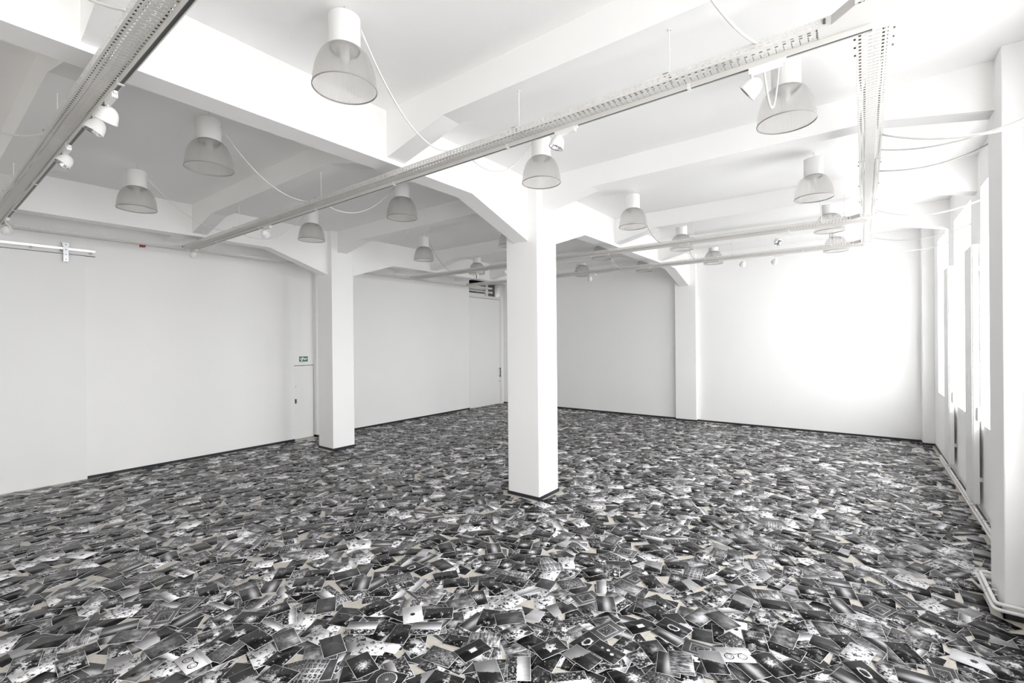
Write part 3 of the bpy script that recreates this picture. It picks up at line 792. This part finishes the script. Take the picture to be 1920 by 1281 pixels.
def sn(a): return NV.m('SINE', a)
def lerp(a, b, t): return a + (b - a) * t if isinstance(a, NV) or isinstance(b, NV) else t * (b - a) + a
def sstep(x, lo, hi):
    n = NV.nt.nodes.new('ShaderNodeMapRange'); n.interpolation_type = 'SMOOTHSTEP'
    NV.nt.links.new(x.k, n.inputs['Value'])
    for nm, q in (('From Min', lo), ('From Max', hi)):
        if isinstance(q, NV): NV.nt.links.new(q.k, n.inputs[nm])
        else: n.inputs[nm].default_value = q
    return NV(n.outputs['Result'])
def noise(x, y, z, scale, detail=5, rough=0.6, dist=0.0):
    c = NV.nt.nodes.new('ShaderNodeCombineXYZ')
    for i, q in enumerate((x, y, z)):
        if isinstance(q, NV): NV.nt.links.new(q.k, c.inputs[i])
        else: c.inputs[i].default_value = q
    n = NV.nt.nodes.new('ShaderNodeTexNoise')
    n.inputs['Scale'].default_value = scale; n.inputs['Detail'].default_value = detail; n.inputs['Roughness'].default_value = rough
    n.inputs['Distortion'].default_value = dist
    NV.nt.links.new(c.outputs[0], n.inputs['Vector'])
    return NV(n.outputs['Fac'])
CW, CH = 0.278, 0.187               # size of one print
AS = CW / CH
def print_mat(name, fn):
    m = bpy.data.materials.new('print_' + name); m.use_nodes = True
    nt = m.node_tree; NV.nt = nt
    b = nt.nodes['Principled BSDF']
    uv = nt.nodes.new('ShaderNodeUVMap'); sp = nt.nodes.new('ShaderNodeSeparateXYZ'); nt.links.new(uv.outputs[0], sp.inputs[0])
    at = nt.nodes.new('ShaderNodeAttribute'); at.attribute_name = 'seed'
    sc = nt.nodes.new('ShaderNodeSeparateColor'); nt.links.new(at.outputs['Color'], sc.inputs[0])
    u, v = NV(sp.outputs[0]), NV(sp.outputs[1])
    A, B, C = (NV(sc.outputs[i]) for i in range(3))
    x = u * AS
    nx, ny, nz = x + A * 37.0, v + B * 37.0, C * 19.0
    val = clampv(fn(x, v, A, B, C, nx, ny, nz))
    e = mn(mn(u, 1.0 - u) * CW, mn(v, 1.0 - v) * CH)
    inner = gt(e, 0.0030)
    out = lerp(0.78, val * (val * 0.42 + 0.46) + 0.0015, inner)
    cb = nt.nodes.new('ShaderNodeCombineColor')
    for i, k in enumerate((0.985, 0.975, 1.0)):
        nt.links.new((out * k).k, cb.inputs[i])
    nt.links.new(cb.outputs[0], b.inputs['Base Color'])
    b.inputs['Roughness'].default_value = 0.22
    b.inputs['Specular IOR Level'].default_value = 0.23
    return m
def vign(x, v):
    dx, dy = x - AS / 2, v - 0.5
    return 1.0 - (dx * dx * 0.9 + dy * dy * 1.8)
def f_foliage(x, v, A, B, C, nx, ny, nz):
    n = noise(nx, ny, nz, 11, 9, 0.72); g = noise(nx, ny, nz + 5.0, 2.4, 3)
    return (sstep(n + (g - 0.5) * 1.5, 0.44, 0.62) * 0.92 + A * 0.06) * vign(x, v)
def f_darkfol(x, v, A, B, C, nx, ny, nz):
    n = noise(nx, ny, nz, 13, 9, 0.75); g = noise(nx, ny, nz + 5.0, 2.2, 3)
    return (sstep(n + (g - 0.5) * 1.3, 0.54, 0.74) * 0.85 + 0.008) * vign(x, v)
def f_land(x, v, A, B, C, nx, ny, nz):
    n = noise(nx, ny, nz, 9, 8, 0.72); edge = 0.35 + A * 0.35 + (noise(nx, 0.0, nz, 5, 4) - 0.5) * 0.22
    sky = 0.12 + 0.85 * sstep(1.0 - v, -0.1, 1.0 - edge) * (0.75 + B * 0.35)
    gr = sstep(n, 0.48, 0.62) * 0.8 + 0.01
    return lerp(gr, sky, sstep(v - edge, 0.0, 0.02))
def f_night(x, v, A, B, C, nx, ny, nz):
    n = noise(nx, ny, nz, 6, 5, 0.65); g = noise(nx, ny, nz + 3.0, 26, 2)
    return sstep(n, 0.58, 0.70) * 1.0 + sstep(g, 0.72, 0.78) * 0.7 + 0.012
def f_window(x, v, A, B, C, nx, ny, nz):
    n = noise(nx, ny, nz, 16, 5, 0.7)
    m = gt(0.17, ab(x - AS * 0.5)) * gt(0.12, ab(v - 0.5))
    m2 = gt(0.24, ab(x - AS * 0.5)) * gt(0.17, ab(v - 0.48))
    return m * (0.55 + n * 0.7) + m2 * sstep(n, 0.55, 0.6) * 0.35 + 0.008
def f_disc(x, v, A, B, C, nx, ny, nz):
    n = noise(nx, ny, nz, 20, 4, 0.7); dx, dy = x - AS * 0.5, v - 0.5
    d = sq(dx * dx + dy * dy) + (n - 0.5) * 0.22
    return lerp(0.03, 0.95 - sstep(n, 0.60, 0.68) * 0.7, sstep(d, 0.10, 0.15))
def f_burst(x, v, A, B, C, nx, ny, nz):
    n = noise(nx, ny, nz, 13, 6, 0.7); dx, dy = x - AS * (0.35 + A * 0.3), v - (0.35 + B * 0.3)
    d = sq(dx * dx + dy * dy)
    return sstep(n - d * 0.75, 0.22, 0.52) * 0.9 + (0.5 - d) * 0.06 + 0.02
def f_plain(x, v, A, B, C, nx, ny, nz):
    n = noise(nx, ny, nz, 40, 3, 0.6); g = noise(nx, ny, nz + 7.0, 1.4, 2)
    return (0.010 + 0.12 * B + (n - 0.5) * 0.08 + sstep(g, 0.35, 0.8) * 0.30 * A) * vign(x, v)
def f_grey(x, v, A, B, C, nx, ny, nz):
    n = noise(nx, ny, nz, 7, 6, 0.62); g = noise(nx, ny, nz + 7.0, 1.2, 2)
    return (0.04 + 0.25 * A + (n - 0.5) * 0.8 + sstep(g, 0.4, 0.7) * 0.55) * vign(x, v)
def f_pale(x, v, A, B, C, nx, ny, nz):
    n = noise(nx, ny, nz, 5, 6, 0.65); g = noise(nx * 1.0, ny, nz + 2.0, 2.0, 1)
    return 0.95 - sstep(n, 0.52, 0.60) * 0.85 - v * 0.18 * A - (g - 0.5) * 0.3
def f_lattice(x, v, A, B, C, nx, ny, nz):
    w = noise(nx, ny, nz, 2.5, 2) * 0.25
    k1 = 14.0 + A * 16.0
    a = gt(sn((x + w) * k1), 0.72); b = gt(sn((v + w) * (k1 + 8.0)), 0.68); n = noise(nx, ny, nz, 12, 4, 0.7)
    return lerp(sstep(n, 0.42, 0.65) * 0.85, 0.92 - B * 0.9, mxx(a, b)) * vign(x, v)
def f_half(x, v, A, B, C, nx, ny, nz):
    n = noise(nx, ny, nz, 5, 5, 0.6)
    e = sstep(x - v * 0.3 - AS * (0.32 + 0.22 * A) + (n - 0.5) * 0.30, -0.01, 0.01)
    return lerp(0.62 - v * 0.25 + (n - 0.5) * 0.06, 0.025 + sstep(n, 0.62, 0.75) * 0.2, e)
def f_ring(x, v, A, B, C, nx, ny, nz):
    n = noise(nx, ny, nz, 30, 3, 0.6); dx, dy = (x - AS * 0.5) * 0.62, v - 0.48
    d = sq(dx * dx + dy * dy) + (noise(nx, ny, nz, 4, 4) - 0.5) * 0.22
    return sstep(0.045 - ab(d - 0.17), 0.0, 0.03) * 0.75 + sstep(n, 0.66, 0.72) * 0.25 + 0.02 + sstep(0.06 - v, 0.0, 0.1) * 0.3
def f_wheels(x, v, A, B, C, nx, ny, nz):
    n = noise(nx, ny, nz, 5, 5, 0.6); dx = ab(x - AS * 0.5) - 0.29; dy = v - 0.38
    d = sq(dx * dx + dy * dy) + (n - 0.5) * 0.10; k = gt(0.022, ab(d - 0.18)) + gt(0.010, ab(d - 0.10))
    bar = gt(0.020, ab(v - 0.52 - ab(x - AS * 0.5) * 0.25)) * gt(0.34, ab(x - AS * 0.5))
    return 0.90 - (n - 0.4) * 0.35 - clampv(k + bar) * 0.85 - sstep(v, 0.78, 0.86) * 0.3 * A
def f_frame(x, v, A, B, C, nx, ny, nz):
    n = noise(nx, ny, nz, 14, 6, 0.65)
    q = mxx(ab(x - AS * 0.5) * 0.72, ab(v - 0.5))
    return 0.17 + (n - 0.5) * 0.22 + gt(0.013, ab(q - 0.30)) * 0.55 + gt(0.20, q) * (sstep(n, 0.5, 0.65) * 0.45 - 0.13)
def f_flower(x, v, A, B, C, nx, ny, nz):
    dx, dy = x - AS * 0.52, v - 0.52
    th = NV.m('ARCTAN2', dy, dx); d = sq(dx * dx + dy * dy); n = noise(nx, ny, nz, 6, 5, 0.6)
    r = 0.26 + 0.05 * sn(th * 5.0) + (n - 0.5) * 0.75
    pet = sstep(r - d, 0.0, 0.03)
    return lerp(0.02 + sstep(n, 0.62, 0.8) * 0.25, 0.88 - ab(sn(th * 7.0)) * 0.22 - sstep(0.07 - d, 0.0, 0.03) * 0.6, pet)
def f_streaks(x, v, A, B, C, nx, ny, nz):
    n = noise(nx * 9.0, ny * 1.5, nz, 1.4, 5, 0.6, 0.4); g = noise(nx, ny, nz + 3.0, 1.8, 2)
    return sstep(n * 0.6 + g * 0.5, 0.42, 0.74) * 0.85 + 0.02
def f_spots(x, v, A, B, C, nx, ny, nz):
    n = noise(nx, ny, nz, 9, 5, 0.6); o = 0.02 + sstep(n, 0.58, 0.75) * 0.22
    for (px, py, r) in ((0.45, 0.60, 0.085), (0.74, 0.64, 0.095), (1.02, 0.52, 0.10)):
        dx, dy = x - px, v - py; d = sq(dx * dx + dy * dy) + (n - 0.5) * 0.06
        o = o + sstep(r - d, 0.0, 0.035) * 0.72
    return o
def f_sea(x, v, A, B, C, nx, ny, nz):
    n = noise(nx, ny * 6.0, nz, 4, 5, 0.65); h = 0.45 + A * 0.2
    return (0.10 + 0.55 * sstep(0.30 - ab(v - h), 0.0, 0.30) + (n - 0.5) * 0.30 * gt(h, v)) * vign(x, v)
def f_ferris(x, v, A, B, C, nx, ny, nz):
    dx, dy = x - AS * 0.5, v - 0.5
    th = NV.m('ARCTAN2', dy, dx); d = sq(dx * dx + dy * dy); n = noise(nx, ny, nz, 30, 4, 0.7)
    spk = gt(sn(th * 22.0), 0.55) * gt(0.40, d) * gt(d, 0.07)
    return gt(0.022, ab(d - 0.41)) * (0.5 + n * 0.6) + spk * (n * 0.9) + gt(0.07, d) * 0.5 + 0.012
STYLES = [('foliage', f_foliage, 'sunlit leaves'), ('dark_foliage', f_darkfol, 'dark undergrowth'), ('landscape', f_land, 'pale sky over dark ground'),
          ('night', f_night, 'lights at night'), ('window', f_window, 'bright window in blackness'), ('disc', f_disc, 'dark eye on pale disc'),
          ('burst', f_burst, 'bright spray on black'), ('plain', f_plain, 'empty dark surface'), ('grey', f_grey, 'soft grey clouds'),
          ('pale', f_pale, 'dark marks on white'), ('lattice', f_lattice, 'criss-cross lattice'), ('half', f_half, 'black slope beside pale ground'),
          ('ring', f_ring, 'bright oval on black'), ('wheels', f_wheels, 'two dark wheels on white'), ('frame', f_frame, 'framed grey panel'),
          ('flower', f_flower, 'pale flower on black'), ('streaks', f_streaks, 'falling bright streaks'), ('spots', f_spots, 'three pale round shapes'),
          ('sea', f_sea, 'bright horizon band'), ('ferris', f_ferris, 'spoked wheel at night')]
SIDX = {s[0]: i for i, s in enumerate(STYLES)}
SMATS = [print_mat(s[0], s[1]) for s in STYLES]

def from_corners(a, b, c):
    """three successive corners in pixels -> centre, angle of the long side"""
    A, B, C = (onz(p)[:2] for p in (a, b, c))
    ctr = (A + C) / 2
    e1, e2 = B - A, C - B
    l1, l2 = np.hypot(*e1), np.hypot(*e2)
    if l1 >= l2: d = e1 / l1
    else:
        d = e2 / l2
    # average with the other edge turned by 90 degrees
    return ctr[0], ctr[1], math.atan2(d[1], d[0])
HERO = [
    ((900.8, 1199.2), (924.1, 1218.6), (871.9, 1246.3), 'window', 'black print with one small bright window in the middle, near the bottom centre'),
    ((692, 1290), (708.5, 1253.8), (757, 1264.6), 'ferris', 'print of a big spoked wheel at night, cut by the bottom edge left of centre'),
    ((651.3, 1245.7), (692.1, 1229.3), (708.5, 1253.8), 'burst', 'tilted dark print with a blurred bright shape beside the spoked wheel print'),
    ((657, 1167.5), (712.9, 1167.8), (699, 1192.9), 'landscape', 'print of a pale water surface with a dark far shore, left of centre'),
    ((743, 1171.5), (717.9, 1206.7), (758.7, 1212.4), 'night', 'dark upright print with two small pale scraps, left of the wide shore print'),
    ((774.5, 1169.6), (830.4, 1169.6), (824, 1192.6), 'landscape', 'print of a pale clearing below a black wood, left of the bright window print'),
    ((753.7, 1141.4), (791.4, 1141.4), (795.2, 1169), 'disc', 'pale speckled print with a dark round centre, left of centre'),
    ((796.4, 1143.9), (850.5, 1141.4), (850, 1163), 'night', 'dark interior print with a few lights, right of the pale speckled disc'),
    ((926, 1153.9), (979.4, 1147.6), (986, 1170), 'plain', 'plain dark grey print lying on top near the bottom centre'),
    ((935.4, 1188.5), (982.5, 1169.6), (1002.6, 1187.2), 'foliage', 'high-contrast print of bright stage lights, below the plain grey print'),
    ((993.8, 1216.1), (1043.5, 1196), (1068, 1219.9), 'flower', 'print of a large pale flower on black, right of the bottom centre'),
    ((949.2, 1235.6), (997.6, 1235.6), (999, 1277.7), 'landscape', 'print of a reed field over white water at the bottom centre'),
    ((889.5, 1251.3), (930.4, 1241.3), (943.6, 1275.8), 'half', 'upright print, one half black and one half pale, below the bright window print'),
    ((1227.8, 1175.3), (1249.1, 1159.6), (1298.8, 1184.1), 'ring', 'black print with a glowing bulb shape, right of the bottom centre'),
    ((1073.2, 1206.7), (1110.9, 1181.6), (1129.1, 1205.4), 'ring', 'dark print with a pale oval loop next to the flower print'),
    ((1114, 1180.3), (1146.7, 1164.6), (1164, 1190), 'frame', 'grey upright print of a framed plaque, above the pale oval loop print'),
    ((1100.2, 1219.3), (1124.1, 1202.9), (1175, 1231.8), 'spots', 'print with three pale round shapes on black, right of the flower print'),
    ((1116.5, 1120), (1150.5, 1120), (1156.8, 1150.2), 'sea', 'upright print of a calm sea horizon with a bright band'),
    ((1063.8, 1233), (1087, 1216.8), (1120.3, 1237.5), 'half', 'print of a pale beach below a black slope, under the flower print'),
    ((1252.3, 1221.8), (1297.5, 1230.6), (1304.5, 1270.2), 'streaks', 'upright print of falling water streaks near the bottom, right of centre'),
    ((1345, 1217), (1404, 1219), (1412, 1245), 'wheels', 'white print with two dark wheels of a bicycle'),
    ((1307, 1222.4), (1348.5, 1224.3), (1370.5, 1268.3), 'half', 'upright print split into a pale and a black half, left of the bicycle print'),
    ((1403.8, 1231.2), (1447.1, 1228.1), (1493.6, 1267), 'burst', 'long dark print with two flashes of light, right of the bicycle print'),
    ((1387.4, 1183.5), (1435.8, 1191.6), (1447.1, 1227.4), 'dark_foliage', 'dark speckled forest print above the bicycle print'),
    ((1439.6, 1201.7), (1453.4, 1176.5), (1502.4, 1194.1), 'grey', 'grey misty tree print right of the dark forest print'),
    ((1422, 1123.8), (1481, 1131.9), (1487.3, 1150.2), 'plain', 'flat dark print lying on top, above the dark forest print'),
    ((1324, 1156.4), (1357.3, 1153.9), (1386.2, 1174.7), 'plain', 'dark print with a faint doorway, right of the glowing bulb print'),
    ((1572.3, 1230.6), (1594.2, 1206.7), (1643.9, 1228.7), 'pale', 'pale print with a round stone shadow at lower right'),
    ((1583.6, 1250), (1625.7, 1250), (1663, 1281), 'ring', 'dark swirling print cut by the bottom edge at lower right'),
    ((1663.4, 1196.7), (1680, 1181.6), (1748, 1206), 'lattice', 'print of white timber framework at lower right'),
    ((407.5, 1202.3), (462.8, 1169.6), (486.7, 1180.3), 'flower', 'black print with pale arched petals at lower left'),
    ((445.2, 1202.3), (486.7, 1180.3), (518.1, 1199.8), 'night', 'black tilted print of a lit street at lower left'),
    ((509.3, 1195.4), (551.4, 1180.3), (565.9, 1208), 'grey', 'grey cloudy print right of the lit street print'),
    ((453.4, 1150.2), (506.8, 1150.2), (488, 1170.9), 'burst', 'dark wide print of a bright fountain at lower left'),
    ((572.8, 1243.8), (619.9, 1243.8), (600, 1279.6), 'lattice', 'print of a masonry wall with pale blocks at the bottom left of centre'),
    ((478, 1281), (519.4, 1248.2), (562, 1260.7), 'dark_foliage', 'very dark leafy print cut by the bottom edge, left of the masonry print'),
    ((324, 1244.4), (376.1, 1218), (400, 1241.9), 'wheels', 'pale print of a dark cart with wheels at lower left'),
    ((275.6, 1177.2), (298.9, 1145.8), (339.7, 1141.4), 'frame', 'grey print of a barred window in a pale frame at left'),
    ((271.8, 1222.4), (343, 1190.5), (351, 1210), 'grey', 'long grey print of draped cloth at lower left'),
]
cards = []                           # x, y, angle, style, seeds, hero label
rnd = random.Random(21)
BL = [(COLX[0] - 0.33, COLX[0] + 0.34, CY0 - 0.02, CY1 + 0.02), (COLX[1] - 0.33, COLX[1] + 0.34, CY0 - 0.02, CY1 + 0.02)]
WT = {'foliage': 15, 'dark_foliage': 16, 'landscape': 11, 'night': 9, 'window': 0.7, 'disc': 0.7, 'burst': 10, 'plain': 11, 'grey': 11, 'pale': 11, 'lattice': 6, 'half': 6, 'ring': 0.5, 'wheels': 0.4, 'frame': 4, 'flower': 0.4, 'streaks': 8, 'spots': 0.7, 'sea': 6, 'ferris': 0.2}
names = list(WT); wts = [WT[n] for n in names]
def rect(x, y, a, s=1.0):
    c, d = math.cos(a), math.sin(a); hx, hy = CW / 2 * s, CH / 2 * s
    return [(x + c * ux - d * uy, y + d * ux + c * uy) for ux, uy in ((-hx, -hy), (hx, -hy), (hx, hy), (-hx, hy))]
def fits(x, y, a, free=0.0):
    for (px, py) in rect(x, y, a):
        if px < XL + 0.012 or px > XR - 0.03 - free * 0.5 or py > YF - 0.02 or py < -2.0: return False
        if px > PX - 0.05 and 6.15 < py < 6.95: return False
        if py > 15.28 and (abs(px - COLX[0]) < .4 or abs(px - COLX[1]) < .4): return False
        for (x0, x1, y0, y1) in BL:
            if x0 < px < x1 and y0 < py < y1: return False
    for (x0, x1, y0, y1) in BL:
        if x0 - 0.1 < x < x1 + 0.1 and y0 - 0.1 < y < y1 + 0.1: return False
    return True
STEP = 0.168
ny_ = int((YF - YN) / STEP); nx_ = int((XR - XL) / STEP)
for j in range(ny_ + 1):
    for i in range(nx_ + 1):
        x = XL + (i + 0.5 + rnd.uniform(-.5, .5)) * STEP; y = YN + (j + 0.5 + rnd.uniform(-.5, .5)) * STEP
        if rnd.random() < 0.05: continue
        for _ in range(4):
            a = rnd.uniform(0, 2 * PI)
            if fits(x, y, a, 0.10 * rnd.random()): 
                cards.append([x, y, a, rnd.choices(names, wts)[0], None]); break
# close the larger holes that chance left between the prints
RS = 0.04
gx0, gy0 = XL, -2.2
gw, gh = int((XR - gx0) / RS) + 1, int((YF - gy0) / RS) + 1
cov = np.zeros((gh, gw), bool)
def paint(x, y, a):
    i0, i1 = max(0, int((x - 0.18 - gx0) / RS)), min(gw, int((x + 0.18 - gx0) / RS) + 2)
    j0, j1 = max(0, int((y - 0.18 - gy0) / RS)), min(gh, int((y + 0.18 - gy0) / RS) + 2)
    if i1 <= i0 or j1 <= j0: return
    X, Y = np.meshgrid(gx0 + np.arange(i0, i1) * RS - x, gy0 + np.arange(j0, j1) * RS - y)
    c, d = math.cos(a), math.sin(a)
    cov[j0:j1, i0:i1] |= (abs(X * c + Y * d) < CW / 2) & (abs(-X * d + Y * c) < CH / 2)
for q in cards: paint(q[0], q[1], q[2])
cand = [(j, i) for j in range(2, gh - 2) for i in range(2, gw - 2) if not cov[j, i]]
rnd.shuffle(cand)
for (j, i) in cand:
    if cov[j - 1:j + 2, i - 1:i + 2].any() or rnd.random() < 0.12: continue
    x, y = gx0 + i * RS + rnd.uniform(-.04, .04), gy0 + j * RS + rnd.uniform(-.04, .04)
    for _ in range(5):
        a = rnd.uniform(0, 2 * PI)
        if fits(x, y, a):
            cards.append([x, y, a, rnd.choices(names, wts)[0], None]); paint(x, y, a); break
for (a, b, c, st, lab) in HERO:
    x, y, an = from_corners(a, b, c)
    cards.append([x, y, an, st, lab])
# layers: smallest free level among the prints that really overlap
def overlap(r1, r2):
    for ra, rb in ((r1, r2), (r2, r1)):
        for k in (0, 1):
            ex, ey = ra[k + 1][0] - ra[k][0], ra[k + 1][1] - ra[k][1]
            p1 = [ex * q[0] + ey * q[1] for q in ra]; p2 = [ex * q[0] + ey * q[1] for q in rb]
            if max(p1) <= min(p2) or max(p2) <= min(p1): return False
    return True
grid = {}; rects = []; layer = []
for k, (x, y, a, st, lab) in enumerate(cards):
    r = rect(x, y, a, 1.02); rects.append(r)
    cell = (int(x // 0.34), int(y // 0.34)); used = set()
    for di in (-1, 0, 1):
        for dj in (-1, 0, 1):
            for q in grid.get((cell[0] + di, cell[1] + dj), ()):
                if (cards[q][0] - x) ** 2 + (cards[q][1] - y) ** 2 < 0.113 and overlap(r, rects[q]): used.add(layer[q])
    if lab: l = max(used | {9}) + 1
    else:
        free = [q for q in range(10) if q not in used]
        l = rnd.choice(free[:3]) if free else 10
    layer.append(l); grid.setdefault(cell, []).append(k)
print('prints', len(cards), 'layers', max(layer))
LZ, TKN = 0.0011, 0.0008
# apparent size in the picture decides which prints are single objects
def area_px(x, y):
    u, v, d = proj((x, y, 0))
    if d < 0.3 or not (-40 < u < 1960 and 600 < v < 1310): return -1
    return 1.0 / d ** 3
order = sorted(range(len(cards)), key=lambda k: (0 if cards[k][4] else 1, -area_px(cards[k][0], cards[k][1])))
single = [k for k in order if cards[k][4] or area_px(cards[k][0], cards[k][1]) > 0][:300]
sset = set(single)
def card_geo(k, local):
    x, y, a, st, lab = cards[k]; z = 0.0006 + layer[k] * LZ
    cx_, cy_, cz_ = (0, 0, 0) if local else (x, y, z)
    if local: r = [(-CW / 2, -CH / 2), (CW / 2, -CH / 2), (CW / 2, CH / 2), (-CW / 2, CH / 2)]
    else: r = rect(x, y, a)
    return [(p[0], p[1], cz_) for p in r] + [(p[0], p[1], cz_ + TKN) for p in r]
FQ = [(4, 5, 6, 7), (0, 1, 5, 4), (1, 2, 6, 5), (2, 3, 7, 6), (3, 0, 4, 7)]
UVQ = [(0, 0), (1, 0), (1, 1), (0, 1)] + [(0, 0)] * 16
def cards_mesh(name, ks, local):
    n = len(ks)
    V = np.array([card_geo(k, local) for k in ks], dtype=np.float32).reshape(-1, 3)
    Fc = (np.array(FQ)[None] + (np.arange(n) * 8)[:, None, None]).reshape(-1)
    me = bpy.data.meshes.new(name)
    me.vertices.add(n * 8); me.vertices.foreach_set('co', V.ravel())
    me.loops.add(n * 20); me.loops.foreach_set('vertex_index', Fc.astype(np.int32))
    me.polygons.add(n * 5); me.polygons.foreach_set('loop_start', (np.arange(n * 5) * 4).astype(np.int32))
    uvl = me.uv_layers.new(name='UVMap')
    uvl.data.foreach_set('uv', np.tile(np.array(UVQ, dtype=np.float32).ravel(), n))
    sd = me.attributes.new('seed', 'FLOAT_COLOR', 'POINT')
    S = np.array([[*(seeds[k]), 1.0] for k in ks], dtype=np.float32)
    sd.data.foreach_set('color', np.repeat(S, 8, axis=0).ravel())
    if local:
        me.materials.append(SMATS[SIDX[cards[ks[0]][3]]])
    else:
        for m_ in SMATS: me.materials.append(m_)
        mi = np.repeat(np.array([SIDX[cards[k][3]] for k in ks], dtype=np.int32), 5)
        me.polygons.foreach_set('material_index', mi)
    me.update(calc_edges=True); me.validate()
    return me
seeds = [(rnd.random(), rnd.random(), rnd.random()) for _ in cards]
rest = [k for k in range(len(cards)) if k not in sset]
ro = bpy.data.objects.new('photo_prints', cards_mesh('photo_prints', rest, False)); COL.objects.link(ro)
tag(ro, 'thousands of overlapping black-and-white photo prints covering the rest of the floor', 'photo prints', None, 'stuff')

# labels of the single prints: motif, tilt, place
DESC = {s[0]: s[2] for s in STYLES}
def zone(u, v):
    cols = ['far left', 'left', 'centre left', 'inner left', 'inner right', 'centre right', 'right', 'far right']
    c = cols[min(7, max(0, int(u / 240)))]
    rows = [(1235, 'bottom edge'), (1190, 'above bottom edge'), (1140, 'foreground'), (0, 'rear foreground')]
    return [r for q, r in rows if v >= q][0] + ' ' + c
pend = {}
for k in single:
    x, y, a, st, lab = cards[k]
    if lab: continue
    u, v, d = proj((x, y, 0))
    key = 'print of %s, %s' % (DESC[st], zone(u, v))
    pend.setdefault(key, []).append((u, k))
labels = {}
ordw = ['leftmost', 'second from left', 'third from left', 'fourth from left', 'fifth from left', 'sixth from left', 'seventh from left', 'eighth from left', 'ninth from left', 'tenth from left']
for key, lst in pend.items():
    lst.sort()
    for i, (u, k) in enumerate(lst):
        labels[k] = key if len(lst) == 1 else key + ', ' + (ordw[i] if i < len(lst) - 1 or len(lst) < 2 else 'rightmost')
for k in single:
    x, y, a, st, lab = cards[k]
    o = bpy.data.objects.new('photo_print', cards_mesh('photo_print', [k], True)); COL.objects.link(o)
    o.location = (x, y, 0.0006 + layer[k] * LZ); o.rotation_euler = (0, 0, a)
    tag(o, lab or labels[k], 'photo print', 'photo prints strewn over the floor')
